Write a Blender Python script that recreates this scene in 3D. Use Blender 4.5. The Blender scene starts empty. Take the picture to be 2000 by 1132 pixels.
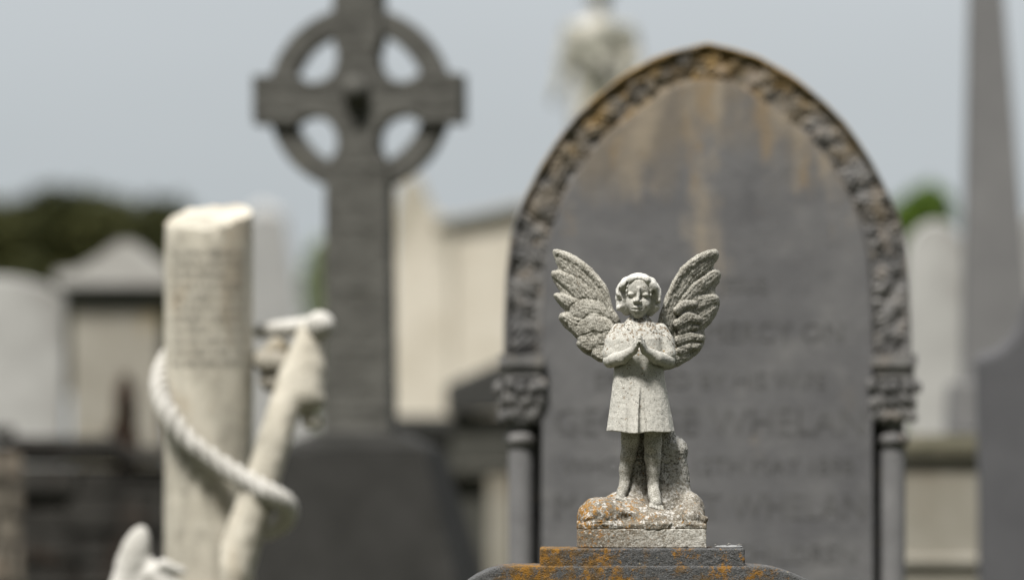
import bpy, math, random
import numpy as np
from mathutils import Vector, Matrix, Euler

random.seed(7)
RNG = np.random.default_rng(11)
SC = bpy.context.scene
COL = SC.collection

# ------------------------------------------------------------------ camera geometry
FIELD = 0.18            # picture width per metre of distance (200 mm lens on a 36 mm sensor)
HOR = 900.0             # picture row of the horizon, in the photo's 2000-wide pixels
EYE = 1.6
def scale_at(d): return FIELD * d / 2000.0

class Spot:
    """Local metre coordinates of a thing standing at distance d with its base centre under picture column px0."""
    def __init__(s, px0, d):
        s.px0, s.d, s.s = px0, d, scale_at(d)
        s.loc = ((px0 - 1000.0) * s.s, d, 0.0)
    def x(s, px): return (px - s.px0) * s.s
    def z(s, py): return EYE + (HOR - py) * s.s
    def p(s, px, py, dep=0.0): return Vector((s.x(px), dep * s.s, s.z(py)))

# ------------------------------------------------------------------ scene helpers
def link(o):
    COL.objects.link(o); return o
def thing(name, label, cat, loc=(0, 0, 0), rz=0.0, group=None, kind=None):
    o = link(bpy.data.objects.new(name, None))
    o.empty_display_size = 0.1
    o.location = loc; o.rotation_euler = (0, 0, rz)
    o['label'] = label; o['category'] = cat
    if group: o['group'] = group
    o['kind'] = kind or 'thing'
    return o
def part(name, V, Fc, mat, parent, smooth=False, bevel=0.0, label=None, auto=None):
    me = bpy.data.meshes.new(name)
    V = np.asarray(V, np.float32)
    if isinstance(Fc, np.ndarray):
        nf, k = Fc.shape
        me.vertices.add(len(V)); me.vertices.foreach_set('co', V.ravel())
        me.loops.add(nf * k); me.loops.foreach_set('vertex_index', Fc.astype(np.int32).ravel())
        me.polygons.add(nf)
        me.polygons.foreach_set('loop_start', (np.arange(nf) * k).astype(np.int32))
        me.polygons.foreach_set('loop_total', np.full(nf, k, np.int32))
        me.update(calc_edges=True); me.validate()
    else:
        me.from_pydata([tuple(float(c) for c in v) for v in V], [], [tuple(f) for f in Fc])
        me.update(); me.validate()
    if smooth:
        me.polygons.foreach_set('use_smooth', np.ones(len(me.polygons), bool))
    if auto is not None:
        me.set_sharp_from_angle(angle=math.radians(auto))
    me.materials.append(mat)
    o = link(bpy.data.objects.new(name, me))
    if parent is not None: o.parent = parent
    if label: o['label'] = label
    if bevel > 0:
        m = o.modifiers.new('Bevel', 'BEVEL'); m.width = bevel; m.segments = 2
        m.limit_method = 'ANGLE'; m.angle_limit = math.radians(35)
    return o

class MB:
    def __init__(s): s.v = []; s.f = []
    def add(s, V, Fc):
        b = len(s.v); s.v += [tuple(p) for p in V]; s.f += [tuple(i + b for i in f) for f in Fc]
    def box(s, x0, x1, y0, y1, z0, z1, tx=0.0, ty=0.0):
        """tx, ty: how far the top draws in on each side"""
        V = [(x0, y0, z0), (x1, y0, z0), (x1, y1, z0), (x0, y1, z0),
             (x0 + tx, y0 + ty, z1), (x1 - tx, y0 + ty, z1), (x1 - tx, y1 - ty, z1), (x0 + tx, y1 - ty, z1)]
        s.add(V, [(3, 2, 1, 0), (4, 5, 6, 7), (0, 1, 5, 4), (1, 2, 6, 5), (2, 3, 7, 6), (3, 0, 4, 7)])
    def prism(s, pts, y0, y1):
        """pts (x, z) anticlockwise seen from the front (-y)"""
        n = len(pts)
        V = [(p[0], y0, p[1]) for p in pts] + [(p[0], y1, p[1]) for p in pts]
        Fc = [tuple(range(n)), tuple(range(2 * n - 1, n - 1, -1))]
        for i in range(n):
            j = (i + 1) % n
            Fc.append((i, i + n, j + n, j))
        s.add(V, Fc)
    def lathe(s, prof, n=32, c=(0, 0), squash=1.0):
        V = []
        for r, z in prof:
            for k in range(n):
                a = 2 * math.pi * k / n
                V.append((c[0] + r * math.cos(a), c[1] + squash * r * math.sin(a), z))
        Fc = []
        for i in range(len(prof) - 1):
            for k in range(n):
                k2 = (k + 1) % n
                Fc.append((i * n + k, i * n + k2, (i + 1) * n + k2, (i + 1) * n + k))
        Fc.append(tuple(range(n - 1, -1, -1)))
        Fc.append(tuple((len(prof) - 1) * n + k for k in range(n)))
        s.add(V, Fc)
    def tube(s, path, rad, n=10, flat=1.0):
        P = [Vector(p) for p in path]
        V = []; up = Vector((0.13, 0.3, 0.9)).normalized()
        prev = None
        for i, p in enumerate(P):
            t = (P[min(i + 1, len(P) - 1)] - P[max(i - 1, 0)]).normalized()
            if prev is None: nrm = t.cross(up).normalized()
            else: nrm = (prev - t * prev.dot(t)).normalized()
            prev = nrm; b = t.cross(nrm)
            r = rad[i] if hasattr(rad, '__len__') else rad
            for k in range(n):
                a = 2 * math.pi * k / n
                V.append(p + (nrm * math.cos(a) + b * math.sin(a) * flat) * r)
        Fc = []
        for i in range(len(P) - 1):
            for k in range(n):
                k2 = (k + 1) % n
                Fc.append((i * n + k, i * n + k2, (i + 1) * n + k2, (i + 1) * n + k))
        Fc.append(tuple(range(n - 1, -1, -1))); Fc.append(tuple((len(P) - 1) * n + k for k in range(n)))
        s.add(V, Fc)
    def blob(s, c, r, M=None, nu=10, nv=7, jit=0.0):
        V = []
        for i in range(1, nv):
            th = math.pi * i / nv
            for k in range(nu):
                ph = 2 * math.pi * k / nu
                j = 1 + jit * (random.random() - 0.5)
                V.append(Vector((r[0] * math.sin(th) * math.cos(ph) * j, r[1] * math.sin(th) * math.sin(ph) * j, r[2] * math.cos(th) * j)))
        V.append(Vector((0, 0, r[2]))); V.append(Vector((0, 0, -r[2])))
        if M is not None: V = [M @ v for v in V]
        c = Vector(c); V = [v + c for v in V]
        Fc = []
        for i in range(nv - 2):
            for k in range(nu):
                k2 = (k + 1) % nu
                Fc.append((i * nu + k, (i + 1) * nu + k, (i + 1) * nu + k2, i * nu + k2))
        a, b = (nv - 1) * nu, (nv - 1) * nu + 1
        for k in range(nu):
            k2 = (k + 1) % nu
            Fc.append((a, k, k2)); Fc.append((b, (nv - 2) * nu + k2, (nv - 2) * nu + k))
        s.add(V, Fc)
    def out(s, name, mat, parent, **kw): return part(name, s.v, s.f, mat, parent, **kw)

def catmull(P, n=6, closed=False):
    P = [np.array(p, float) for p in P]; N = len(P); out = []
    rng = range(N if closed else N - 1)
    for i in rng:
        if closed: p0, p1, p2, p3 = P[(i - 1) % N], P[i], P[(i + 1) % N], P[(i + 2) % N]
        else: p0, p1, p2, p3 = P[max(i - 1, 0)], P[i], P[i + 1], P[min(i + 2, N - 1)]
        for k in range(n):
            t = k / n
            out.append(0.5 * (2 * p1 + (p2 - p0) * t + (2 * p0 - 5 * p1 + 4 * p2 - p3) * t * t + (3 * p1 - p0 - 3 * p2 + p3) * t ** 3))
    if not closed: out.append(P[-1])
    return out

# ------------------------------------------------------------------ sculpting: signed distance fields meshed with surface nets
TAB = RNG.random((32, 32, 32)).astype(np.float32)
def vnoise(x, y, z):
    x, y, z = np.broadcast_arrays(x, y, z)
    xi, yi, zi = np.floor(x).astype(np.int32), np.floor(y).astype(np.int32), np.floor(z).astype(np.int32)
    fx, fy, fz = x - xi, y - yi, z - zi
    fx, fy, fz = fx * fx * (3 - 2 * fx), fy * fy * (3 - 2 * fy), fz * fz * (3 - 2 * fz)
    xi &= 31; yi &= 31; zi &= 31
    x1, y1, z1 = (xi + 1) & 31, (yi + 1) & 31, (zi + 1) & 31
    a = TAB[xi, yi, zi] * (1 - fx) + TAB[x1, yi, zi] * fx
    b = TAB[xi, y1, zi] * (1 - fx) + TAB[x1, y1, zi] * fx
    c = TAB[xi, yi, z1] * (1 - fx) + TAB[x1, yi, z1] * fx
    d = TAB[xi, y1, z1] * (1 - fx) + TAB[x1, y1, z1] * fx
    return ((a * (1 - fy) + b * fy) * (1 - fz) + (c * (1 - fy) + d * fy) * fz) - 0.5

class Field:
    def __init__(s, lo, hi, h):
        s.h = h; s.lo = np.array(lo, np.float32)
        s.ax = [np.arange(lo[i], hi[i] + h, h, dtype=np.float32) for i in range(3)]
        s.D = np.full([len(a) for a in s.ax], 99.0, np.float32)
    def grid(s):
        return s.ax[0][:, None, None], s.ax[1][None, :, None], s.ax[2][None, None, :]
    def op(s, fn, lo, hi, k, mode):
        sl = []
        for i in range(3):
            a = int(np.searchsorted(s.ax[i], lo[i])); b = int(np.searchsorted(s.ax[i], hi[i], side='right'))
            if b <= a: return s
            sl.append(slice(a, b))
        X = s.ax[0][sl[0]][:, None, None]; Y = s.ax[1][sl[1]][None, :, None]; Z = s.ax[2][sl[2]][None, None, :]
        d = fn(X, Y, Z).astype(np.float32); a = s.D[tuple(sl)]
        if mode == 's': d = -d
        sg = 1.0 if mode == 'u' else -1.0
        A, B = a * sg, d * sg
        if k > 0:
            hh = np.clip(0.5 + 0.5 * (A - B) / k, 0, 1)
            r = A * (1 - hh) + B * hh - k * hh * (1 - hh)
        else: r = np.minimum(A, B)
        s.D[tuple(sl)] = r * sg
        return s
    def cap(s, a, b, ra, rb=None, k=0.0, mode='u'):
        rb = ra if rb is None else rb
        a = np.array(a, np.float32); b = np.array(b, np.float32); ba = b - a; bb = float(ba @ ba) + 1e-9
        def fn(X, Y, Z):
            px, py, pz = X - a[0], Y - a[1], Z - a[2]
            t = np.clip((px * ba[0] + py * ba[1] + pz * ba[2]) / bb, 0, 1)
            return np.sqrt((px - t * ba[0]) ** 2 + (py - t * ba[1]) ** 2 + (pz - t * ba[2]) ** 2) - (ra + t * (rb - ra))
        m = max(ra, rb) + k + 2 * s.h + 2
        return s.op(fn, np.minimum(a, b) - m, np.maximum(a, b) + m, k, mode)
    def chain(s, pts, rads, k=0.0, mode='u'):
        for i in range(len(pts) - 1): s.cap(pts[i], pts[i + 1], rads[i], rads[i + 1], k, mode)
        return s
    def ell(s, c, r, k=0.0, mode='u', rot=None):
        c = np.array(c, np.float32); r = np.array(r, np.float32)
        R = None if rot is None else np.array(Euler([math.radians(v) for v in rot]).to_matrix().transposed(), np.float32)
        def fn(X, Y, Z):
            x, y, z = X - c[0], Y - c[1], Z - c[2]
            if R is not None:
                x, y, z = (R[0, 0] * x + R[0, 1] * y + R[0, 2] * z, R[1, 0] * x + R[1, 1] * y + R[1, 2] * z, R[2, 0] * x + R[2, 1] * y + R[2, 2] * z)
            k0 = np.sqrt((x / r[0]) ** 2 + (y / r[1]) ** 2 + (z / r[2]) ** 2)
            k1 = np.sqrt((x / r[0] ** 2) ** 2 + (y / r[1] ** 2) ** 2 + (z / r[2] ** 2) ** 2) + 1e-6
            return k0 * (k0 - 1) / k1
        m = (r if R is None else np.full(3, r.max())) + k + 2 * s.h + 2
        return s.op(fn, c - m, c + m, k, mode)
    def box(s, lo, hi, rd=0.0, k=0.0, mode='u'):
        lo = np.array(lo, np.float32); hi = np.array(hi, np.float32); c = (lo + hi) / 2; e = (hi - lo) / 2 - rd
        def fn(X, Y, Z):
            x, y, z = np.abs(X - c[0]) - e[0], np.abs(Y - c[1]) - e[1], np.abs(Z - c[2]) - e[2]
            o = np.sqrt(np.maximum(x, 0) ** 2 + np.maximum(y, 0) ** 2 + np.maximum(z, 0) ** 2)
            return o + np.minimum(np.maximum(np.maximum(x, y), z), 0) - rd
        m = k + 2 * s.h + 2
        return s.op(fn, lo - m, hi + m, k, mode)
    def fun(s, fn, k=0.0, mode='u', lo=None, hi=None):
        big = 1e6
        return s.op(fn, (-big,) * 3 if lo is None else lo, (big,) * 3 if hi is None else hi, k, mode)
    def rough(s, amp, size, seed=0.0):
        X, Y, Z = s.grid()
        band = np.abs(s.D) < amp * 2 + 3 * s.h
        i, j, l = np.nonzero(band)
        x, y, z = s.ax[0][i] / size + seed, s.ax[1][j] / size + seed * 1.7, s.ax[2][l] / size - seed
        s.D[i, j, l] += amp * (vnoise(x, y, z) * 1.3 + vnoise(x * 2.1, y * 2.1, z * 2.1) * 0.7)
        return s
    def mesh(s):
        D = s.D; S = D < 0
        nx, ny, nz = D.shape
        off = [(i, j, k) for i in (0, 1) for j in (0, 1) for k in (0, 1)]
        cnt = np.zeros((nx - 1, ny - 1, nz - 1), np.int8)
        for i, j, k in off: cnt += S[i:nx - 1 + i, j:ny - 1 + j, k:nz - 1 + k]
        act = (cnt > 0) & (cnt < 8)
        I, J, K = np.nonzero(act)
        vid = np.full(act.shape, -1, np.int32); vid[I, J, K] = np.arange(len(I))
        acc = np.zeros((len(I), 3), np.float32); n = np.zeros(len(I), np.float32)
        val = {o: D[I + o[0], J + o[1], K + o[2]] for o in off}
        for a in off:
            for ax in range(3):
                if a[ax] == 1: continue
                b = list(a); b[ax] = 1; b = tuple(b)
                va, vb = val[a], val[b]; m = (va < 0) != (vb < 0)
                t = np.where(m, va / np.where(m, va - vb, 1), 0)
                p = np.stack([np.full_like(t, a[0]), np.full_like(t, a[1]), np.full_like(t, a[2])], 1)
                p[:, ax] += t
                acc += p * m[:, None]; n += m
        V = acc / n[:, None] + np.stack([I, J, K], 1)
        V = V * s.h + s.lo
        faces = []
        for ax in range(3):
            o1, o2 = [(1, 2), (2, 0), (0, 1)][ax]
            A = [slice(1, -1)] * 3; B = [slice(1, -1)] * 3
            A[ax] = slice(0, -1); B[ax] = slice(1, None)
            sa, sb = S[tuple(A)], S[tuple(B)]
            m = sa != sb
            idx = np.stack(np.nonzero(m), 1)
            flip = sb[m]
            base = idx.copy(); base[:, o1] += 1; base[:, o2] += 1
            def cell(d1, d2):
                c = base.copy(); c[:, o1] -= d1; c[:, o2] -= d2
                return vid[c[:, 0], c[:, 1], c[:, 2]]
            q = np.stack([cell(1, 1), cell(0, 1), cell(0, 0), cell(1, 0)], 1)
            q[flip] = q[flip][:, ::-1]
            faces.append(q)
        Q = np.concatenate(faces)
        Q = Q[(Q >= 0).all(1)]
        return V, Q

# ------------------------------------------------------------------ materials
def stone(name, a, b, scale, layers=(), bump=(200, 0.4, 0.002), bump2=None, rough=0.92, spec=0.2, detail=6, stretch=None):
    m = bpy.data.materials.new(name); m.use_nodes = True
    nt = m.node_tree; N = nt.nodes; L = nt.links
    bs = N['Principled BSDF']
    bs.inputs['Roughness'].default_value = rough
    bs.inputs['Specular IOR Level'].default_value = spec
    tc = N.new('ShaderNodeTexCoord')
    sep = N.new('ShaderNodeSeparateXYZ'); L.new(tc.outputs['Object'], sep.inputs[0])
    def noise(sc, det=5, dist=0.0, st=None, off=0.0, rough_=0.6):
        n = N.new('ShaderNodeTexNoise'); n.inputs['Scale'].default_value = sc
        n.inputs['Detail'].default_value = det; n.inputs['Distortion'].default_value = dist
        n.inputs['Roughness'].default_value = rough_
        mp = N.new('ShaderNodeMapping'); L.new(tc.outputs['Object'], mp.inputs[0])
        mp.inputs['Location'].default_value = (off, off * 0.7, -off)
        if st: mp.inputs['Scale'].default_value = st
        L.new(mp.outputs[0], n.inputs['Vector'])
        return n.outputs['Fac']
    def rng(src, lo, hi, to0=0.0, to1=1.0):
        r = N.new('ShaderNodeMapRange'); r.inputs[1].default_value = lo; r.inputs[2].default_value = hi
        r.inputs[3].default_value = to0; r.inputs[4].default_value = to1
        L.new(src, r.inputs[0]); return r.outputs[0]
    def mul(x, y):
        r = N.new('ShaderNodeMath'); r.operation = 'MULTIPLY'; L.new(x, r.inputs[0])
        if isinstance(y, float): r.inputs[1].default_value = y
        else: L.new(y, r.inputs[1])
        return r.outputs[0]
    def addn(x, y):
        r = N.new('ShaderNodeMath'); r.operation = 'ADD'; L.new(x, r.inputs[0])
        if isinstance(y, float): r.inputs[1].default_value = y
        else: L.new(y, r.inputs[1])
        return r.outputs[0]
    def mix(f, c1, c2):
        r = N.new('ShaderNodeMix'); r.data_type = 'RGBA'; L.new(f, r.inputs[0])
        for c, i in ((c1, 6), (c2, 7)):
            if isinstance(c, tuple): r.inputs[i].default_value = (*c, 1)
            else: L.new(c, r.inputs[i])
        return r.outputs[2]
    col = mix(rng(noise(scale, detail, st=stretch), 0.32, 0.68), a, b)
    for i, ly in enumerate(layers):
        src = noise(ly['scale'], ly.get('detail', 4), ly.get('dist', 0.3), ly.get('st'), 3.1 * i + 1.3 + ly.get('off', 0))
        if 'mask' in ly:
            for ax, lo, hi, wgt in ly['mask']:          # raises or lowers the threshold across the stone
                if ax == 'r': src2 = rng(noise(lo, 2, 0.5, None, 7.7 * i + 2), 0.3, 0.7, -wgt, wgt)
                else: src2 = rng(sep.outputs[ax], lo, hi, -wgt, wgt)
                src = addn(src, src2)
        f = rng(src, ly['lo'], ly['hi'])
        f = mul(f, float(ly.get('amt', 1.0)))
        col = mix(f, col, ly['c'])
    L.new(col, bs.inputs['Base Color'])
    bp = N.new('ShaderNodeBump'); bp.inputs['Strength'].default_value = bump[1]; bp.inputs['Distance'].default_value = bump[2]
    L.new(noise(bump[0], 4, 0, None, 0.37, 0.65), bp.inputs['Height'])
    if bump2:
        b2 = N.new('ShaderNodeBump'); b2.inputs['Strength'].default_value = bump2[1]; b2.inputs['Distance'].default_value = bump2[2]
        L.new(noise(bump2[0], 3, 0.5, None, 5.1), b2.inputs['Height']); L.new(b2.outputs[0], bp.inputs['Normal'])
    L.new(bp.outputs[0], bs.inputs['Normal'])
    return m

# marble of the angel: pale, gritty, speckled with brown and black lichen
def angel_stone(name, grime, speck, ochre=0.74, base=(0.44, 0.42, 0.365), gamt=0.62, low=0.0, chest=0.0):
    lo = tuple(c * 0.62 for c in base)
    return stone(name, lo, base, 360, detail=6, layers=[
        dict(c=tuple(c * 0.62 for c in base), scale=42, lo=0.46, hi=0.75, amt=0.55),
        dict(c=(0.10, 0.092, 0.07), scale=420, lo=grime, hi=grime + 0.18, detail=4, amt=gamt, mask=[('r', 24, 0, 0.06), ('r', 90, 0, 0.045), (2, 0.28, 0.16, low)]),
        dict(c=(0.15, 0.105, 0.06), scale=185, lo=speck, hi=speck + 0.06, detail=3, dist=0.2, amt=0.85, mask=[('r', 28, 0, 0.055), (2, 0.33, 0.40, chest)]),
        dict(c=(0.05, 0.047, 0.04), scale=260, lo=speck + 0.025, hi=speck + 0.085, detail=3, amt=0.85, mask=[('r', 17, 0, 0.07), (2, 0.33, 0.40, chest * 0.7)]),
        dict(c=(0.34, 0.20, 0.05), scale=70, lo=ochre, hi=ochre + 0.04, detail=3, dist=0.3, amt=0.85),
    ], bump=(420, 0.6, 0.0018), bump2=(120, 0.35, 0.002))
M_BODY = angel_stone('angel_body_stone', 0.47, 0.66, base=(0.53, 0.52, 0.475), gamt=0.68, low=0.08)
M_DRESS = angel_stone('angel_dress_stone', 0.56, 0.592, 0.70, base=(0.55, 0.54, 0.495), gamt=0.6, chest=0.05)
M_HAIR = angel_stone('angel_hair_stone', 0.58, 0.73, base=(0.60, 0.59, 0.55), gamt=0.5)
M_WING = angel_stone('angel_wing_stone', 0.42, 0.68, 0.745, base=(0.46, 0.445, 0.395), gamt=0.82)
M_ROCK = stone('angel_rock_stone', (0.19, 0.17, 0.135), (0.40, 0.385, 0.345), 330, detail=5, layers=[
    dict(c=(0.12, 0.10, 0.072), scale=260, lo=0.44, hi=0.60, detail=4, amt=0.8, mask=[('r', 30, 0, 0.09), (2, 0.13, 0.06, 0.09)]),
    dict(c=(0.42, 0.415, 0.39), scale=180, lo=0.50, hi=0.62, detail=5, amt=0.8, mask=[('r', 30, 0, 0.06), (2, 0.075, 0.125, 0.12)]),
    dict(c=(0.04, 0.037, 0.03), scale=300, lo=0.56, hi=0.65, detail=4, amt=0.75, mask=[('r', 24, 0, 0.09), (2, 0.04, 0.13, 0.06)]),
    dict(c=(0.26, 0.13, 0.022), scale=120, lo=0.56, hi=0.66, detail=6, dist=0.3, amt=0.9, mask=[('r', 24, 0, 0.07), ('r', 330, 0, 0.07), (0, 0.04, -0.10, 0.075), (2, 0.13, 0.06, 0.05)]),
    dict(c=(0.56, 0.55, 0.52), scale=130, lo=0.59, hi=0.68, detail=7, dist=0.4, amt=0.75, mask=[('r', 25, 0, 0.09), ('r', 380, 0, 0.07), (2, 0.13, 0.06, 0.04)]),
], bump=(330, 0.9, 0.003), bump2=(75, 0.6, 0.004))
M_PLINTH = stone('angel_plinth_stone', (0.20, 0.185, 0.155), (0.43, 0.415, 0.375), 330, detail=5, layers=[
    dict(c=(0.12, 0.092, 0.058), scale=280, lo=0.43, hi=0.60, detail=4, amt=0.75, mask=[('r', 30, 0, 0.08), (0, 0.10, -0.12, 0.10)]),
    dict(c=(0.25, 0.12, 0.024), scale=140, lo=0.59, hi=0.69, detail=6, dist=0.3, amt=0.85, mask=[('r', 22, 0, 0.06), ('r', 330, 0, 0.06), (0, 0.02, -0.10, 0.10)]),
    dict(c=(0.50, 0.49, 0.45), scale=200, lo=0.52, hi=0.64, detail=5, amt=0.7, mask=[('r', 35, 0, 0.06), (0, -0.04, 0.10, 0.09)]),
    dict(c=(0.58, 0.57, 0.53), scale=150, lo=0.61, hi=0.68, detail=5, dist=0.4, amt=0.85, mask=[('r', 330, 0, 0.05)]),
], bump=(330, 0.8, 0.0025))
def lichen_stone(name, w, edge=0.0):
    return stone(name, (0.045, 0.046, 0.046), (0.13, 0.131, 0.132), 420, detail=5, layers=[
        dict(c=(0.13, 0.075, 0.022), scale=50, lo=0.46 + 2 * edge, hi=0.64 + 2 * edge, detail=8, dist=0.2, amt=0.85, mask=[('r', 10, 0, 0.09), ('r', 380, 0, 0.08), (0, 0.02, -0.16, w), (0, -0.29, -0.23, edge), (0, 0.31, 0.24, edge)]),
        dict(c=(0.26, 0.13, 0.022), scale=70, lo=0.525 + 2 * edge, hi=0.67 + 2 * edge, detail=9, dist=0.2, amt=0.92, mask=[('r', 13, 0, 0.11), ('r', 330, 0, 0.09), (0, 0.05, -0.2, w * 0.6), (0, -0.29, -0.23, edge), (0, 0.31, 0.24, edge)]),
        dict(c=(0.42, 0.34, 0.20), scale=190, lo=0.67, hi=0.74, detail=4, amt=0.7, mask=[('r', 30, 0, 0.05)]),
        dict(c=(0.25, 0.25, 0.245), scale=460, lo=0.64, hi=0.72, detail=2, amt=0.6),
    ], bump=(380, 1.0, 0.0035), bump2=(100, 0.6, 0.004))
M_BLOCK = lichen_stone('lichened_block', 0.135)
M_SLABF = lichen_stone('lichened_slab', 0.065, 0.14)
M_FLAKE = stone('flake_grey', (0.14, 0.145, 0.145), (0.26, 0.26, 0.26), 200, bump=(300, 0.6, 0.002))
M_TWIG = stone('twig_grey', (0.2, 0.19, 0.17), (0.33, 0.32, 0.3), 200)

GREY = dict(bump=(90, 0.5, 0.004), bump2=(14, 0.3, 0.01))
M_PANEL = stone('limestone_panel', (0.098, 0.098, 0.103), (0.148, 0.148, 0.15), 5, detail=9, layers=[
    dict(c=(0.20, 0.198, 0.194), scale=6, lo=0.54, hi=0.74, detail=6, amt=0.55),
    dict(c=(0.165, 0.142, 0.112), scale=3.2, lo=0.45, hi=0.63, detail=6, dist=0.3, amt=0.8, st=(1.0, 1.0, 0.5), mask=[(2, 2.04, 2.55, 0.22)]),
    dict(c=(0.275, 0.235, 0.18), scale=7, lo=0.55, hi=0.68, detail=6, dist=0.2, amt=0.75, st=(1.0, 1.0, 0.16), mask=[(2, 1.95, 2.5, 0.12), ('r', 4, 0, 0.06), ('r', 70, 0, 0.03)]),
    dict(c=(0.24, 0.175, 0.10), scale=13, lo=0.60, hi=0.72, detail=6, dist=0.3, amt=0.55, st=(1.0, 1.0, 0.3), mask=[(2, 1.95, 2.6, 0.12), ('r', 70, 0, 0.05)]),
    dict(c=(0.07, 0.071, 0.076), scale=7, lo=0.56, hi=0.72, detail=6, amt=0.5, st=(1.0, 1.0, 0.6)),
], **GREY)
M_MOULD = stone('limestone_moulding', (0.102, 0.102, 0.106), (0.198, 0.194, 0.19), 14, detail=7, layers=[
    dict(c=(0.06, 0.0564, 0.0504), scale=16, lo=0.55, hi=0.66, amt=0.7),
    dict(c=(0.312, 0.174, 0.0456), scale=12, lo=0.50, hi=0.66, detail=6, dist=0.5, amt=0.9, mask=[(2, 2.05, 2.52, 0.22)]),
    dict(c=(0.336, 0.264, 0.192), scale=22, lo=0.60, hi=0.70, amt=0.7),
], **GREY)
M_LEAF = stone('limestone_leaves', (0.10, 0.10, 0.102), (0.20, 0.196, 0.19), 16, detail=7, layers=[
    dict(c=(0.055, 0.054, 0.051), scale=13, lo=0.53, hi=0.66, amt=0.6),
    dict(c=(0.17, 0.135, 0.085), scale=8, lo=0.48, hi=0.66, detail=7, dist=0.3, amt=0.75, mask=[(2, 1.9, 2.5, 0.14)]),
    dict(c=(0.21, 0.135, 0.045), scale=11, lo=0.56, hi=0.70, detail=7, dist=0.3, amt=0.8, mask=[(2, 2.05, 2.62, 0.16), ('r', 60, 0, 0.06)]),
    dict(c=(0.27, 0.23, 0.19), scale=15, lo=0.58, hi=0.68, amt=0.6),
], **GREY)
M_SHAFT = stone('colonnette_limestone', (0.115, 0.115, 0.118), (0.165, 0.165, 0.167), 8, detail=7, **GREY)
M_INK = stone('worn_lettering', (0.070, 0.070, 0.070), (0.125, 0.125, 0.125), 10)
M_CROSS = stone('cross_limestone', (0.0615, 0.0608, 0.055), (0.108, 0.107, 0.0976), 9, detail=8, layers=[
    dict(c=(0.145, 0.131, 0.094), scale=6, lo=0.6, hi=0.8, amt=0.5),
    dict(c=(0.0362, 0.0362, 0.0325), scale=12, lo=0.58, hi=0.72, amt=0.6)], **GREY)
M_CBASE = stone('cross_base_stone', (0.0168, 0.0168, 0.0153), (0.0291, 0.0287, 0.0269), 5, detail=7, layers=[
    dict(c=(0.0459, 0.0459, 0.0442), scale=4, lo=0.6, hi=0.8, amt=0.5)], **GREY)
M_MARBLE = stone('weathered_marble', (0.377, 0.352, 0.293), (0.496, 0.471, 0.403), 9, detail=7, layers=[
    dict(c=(0.2, 0.191, 0.16), scale=9, lo=0.50, hi=0.68, detail=7, amt=0.7, st=(1, 1, 0.3), mask=[('r', 40, 0, 0.05)]),
    dict(c=(0.271, 0.196, 0.109), scale=7, lo=0.56, hi=0.70, detail=6, amt=0.6, st=(1, 1, 0.5)),
    dict(c=(0.131, 0.122, 0.101), scale=30, lo=0.60, hi=0.70, detail=5, amt=0.55)], **GREY)
M_MARBLE_W = stone('white_marble', (0.40, 0.39, 0.36), (0.54, 0.53, 0.50), 10, detail=6, layers=[
    dict(c=(0.22, 0.21, 0.185), scale=12, lo=0.54, hi=0.70, detail=7, amt=0.6),
    dict(c=(0.12, 0.115, 0.10), scale=45, lo=0.60, hi=0.70, detail=5, amt=0.5)], **GREY)
M_STATUE = stone('grimy_marble', (0.30, 0.285, 0.235), (0.52, 0.505, 0.46), 5, detail=6, layers=[
    dict(c=(0.13, 0.135, 0.105), scale=4, lo=0.42, hi=0.58, detail=5, amt=0.8, mask=[(2, 1.5, 0.7, 0.06)])], **GREY)
M_LEAD = stone('lead_lettering', (0.035, 0.035, 0.035), (0.07, 0.07, 0.07), 40)
M_DARKHAIR = stone('dark_hair_stone', (0.05, 0.048, 0.04), (0.12, 0.11, 0.09), 20)  # dark grey-brown tone for the far statue's hair
M_CREAM = stone('cream_render', (0.474, 0.435, 0.36), (0.625, 0.589, 0.514), 1.6, detail=6, layers=[
    dict(c=(0.227, 0.211, 0.163), scale=2.0, lo=0.55, hi=0.78, detail=6, amt=0.9, st=(1, 1, 0.45), mask=[(2, 2.4, 3.5, 0.20)]),
    dict(c=(0.683, 0.655, 0.599), scale=1.3, lo=0.56, hi=0.75, amt=0.6)], bump=(20, 0.5, 0.01))
M_PALE = stone('pale_headstone', (0.326, 0.326, 0.315), (0.425, 0.425, 0.414), 3, detail=6, layers=[
    dict(c=(0.191, 0.184, 0.17), scale=2.2, lo=0.48, hi=0.70, detail=6, amt=0.75)], **GREY)
M_PALE2 = stone('pale_grey_stone', (0.243, 0.247, 0.243), (0.324, 0.324, 0.317), 3, detail=6, **GREY)
M_TOMB = stone('old_tomb_stone', (0.249, 0.233, 0.196), (0.349, 0.332, 0.291), 4, detail=6, layers=[
    dict(c=(0.299, 0.225, 0.0918), scale=5, lo=0.56, hi=0.72, amt=0.7, st=(1.0, 1.0, 0.25)),
    dict(c=(0.133, 0.125, 0.109), scale=4, lo=0.6, hi=0.8, amt=0.6)], **GREY)
M_TOMBROOF = stone('tomb_roof_stone', (0.32, 0.312, 0.292), (0.448, 0.444, 0.432), 4, detail=6, layers=[
    dict(c=(0.176, 0.168, 0.136), scale=4, lo=0.55, hi=0.75, amt=0.6)], **GREY)
M_OBEL = stone('grey_granite', (0.125, 0.125, 0.127), (0.165, 0.165, 0.165), 3, detail=8, bump=(200, 0.3, 0.002))
M_BLUE = stone('blue_grey_slate', (0.068, 0.0688, 0.0752), (0.1, 0.101, 0.107), 3, detail=7, bump=(150, 0.3, 0.002))
M_DARKLID = stone('dark_lid_stone', (0.03, 0.031, 0.03), (0.055, 0.055, 0.052), 5, **GREY)
M_DARKTOMB = stone('dark_tomb_stone', (0.0387, 0.0393, 0.0345), (0.0714, 0.0714, 0.0625), 4, **GREY)
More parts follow.
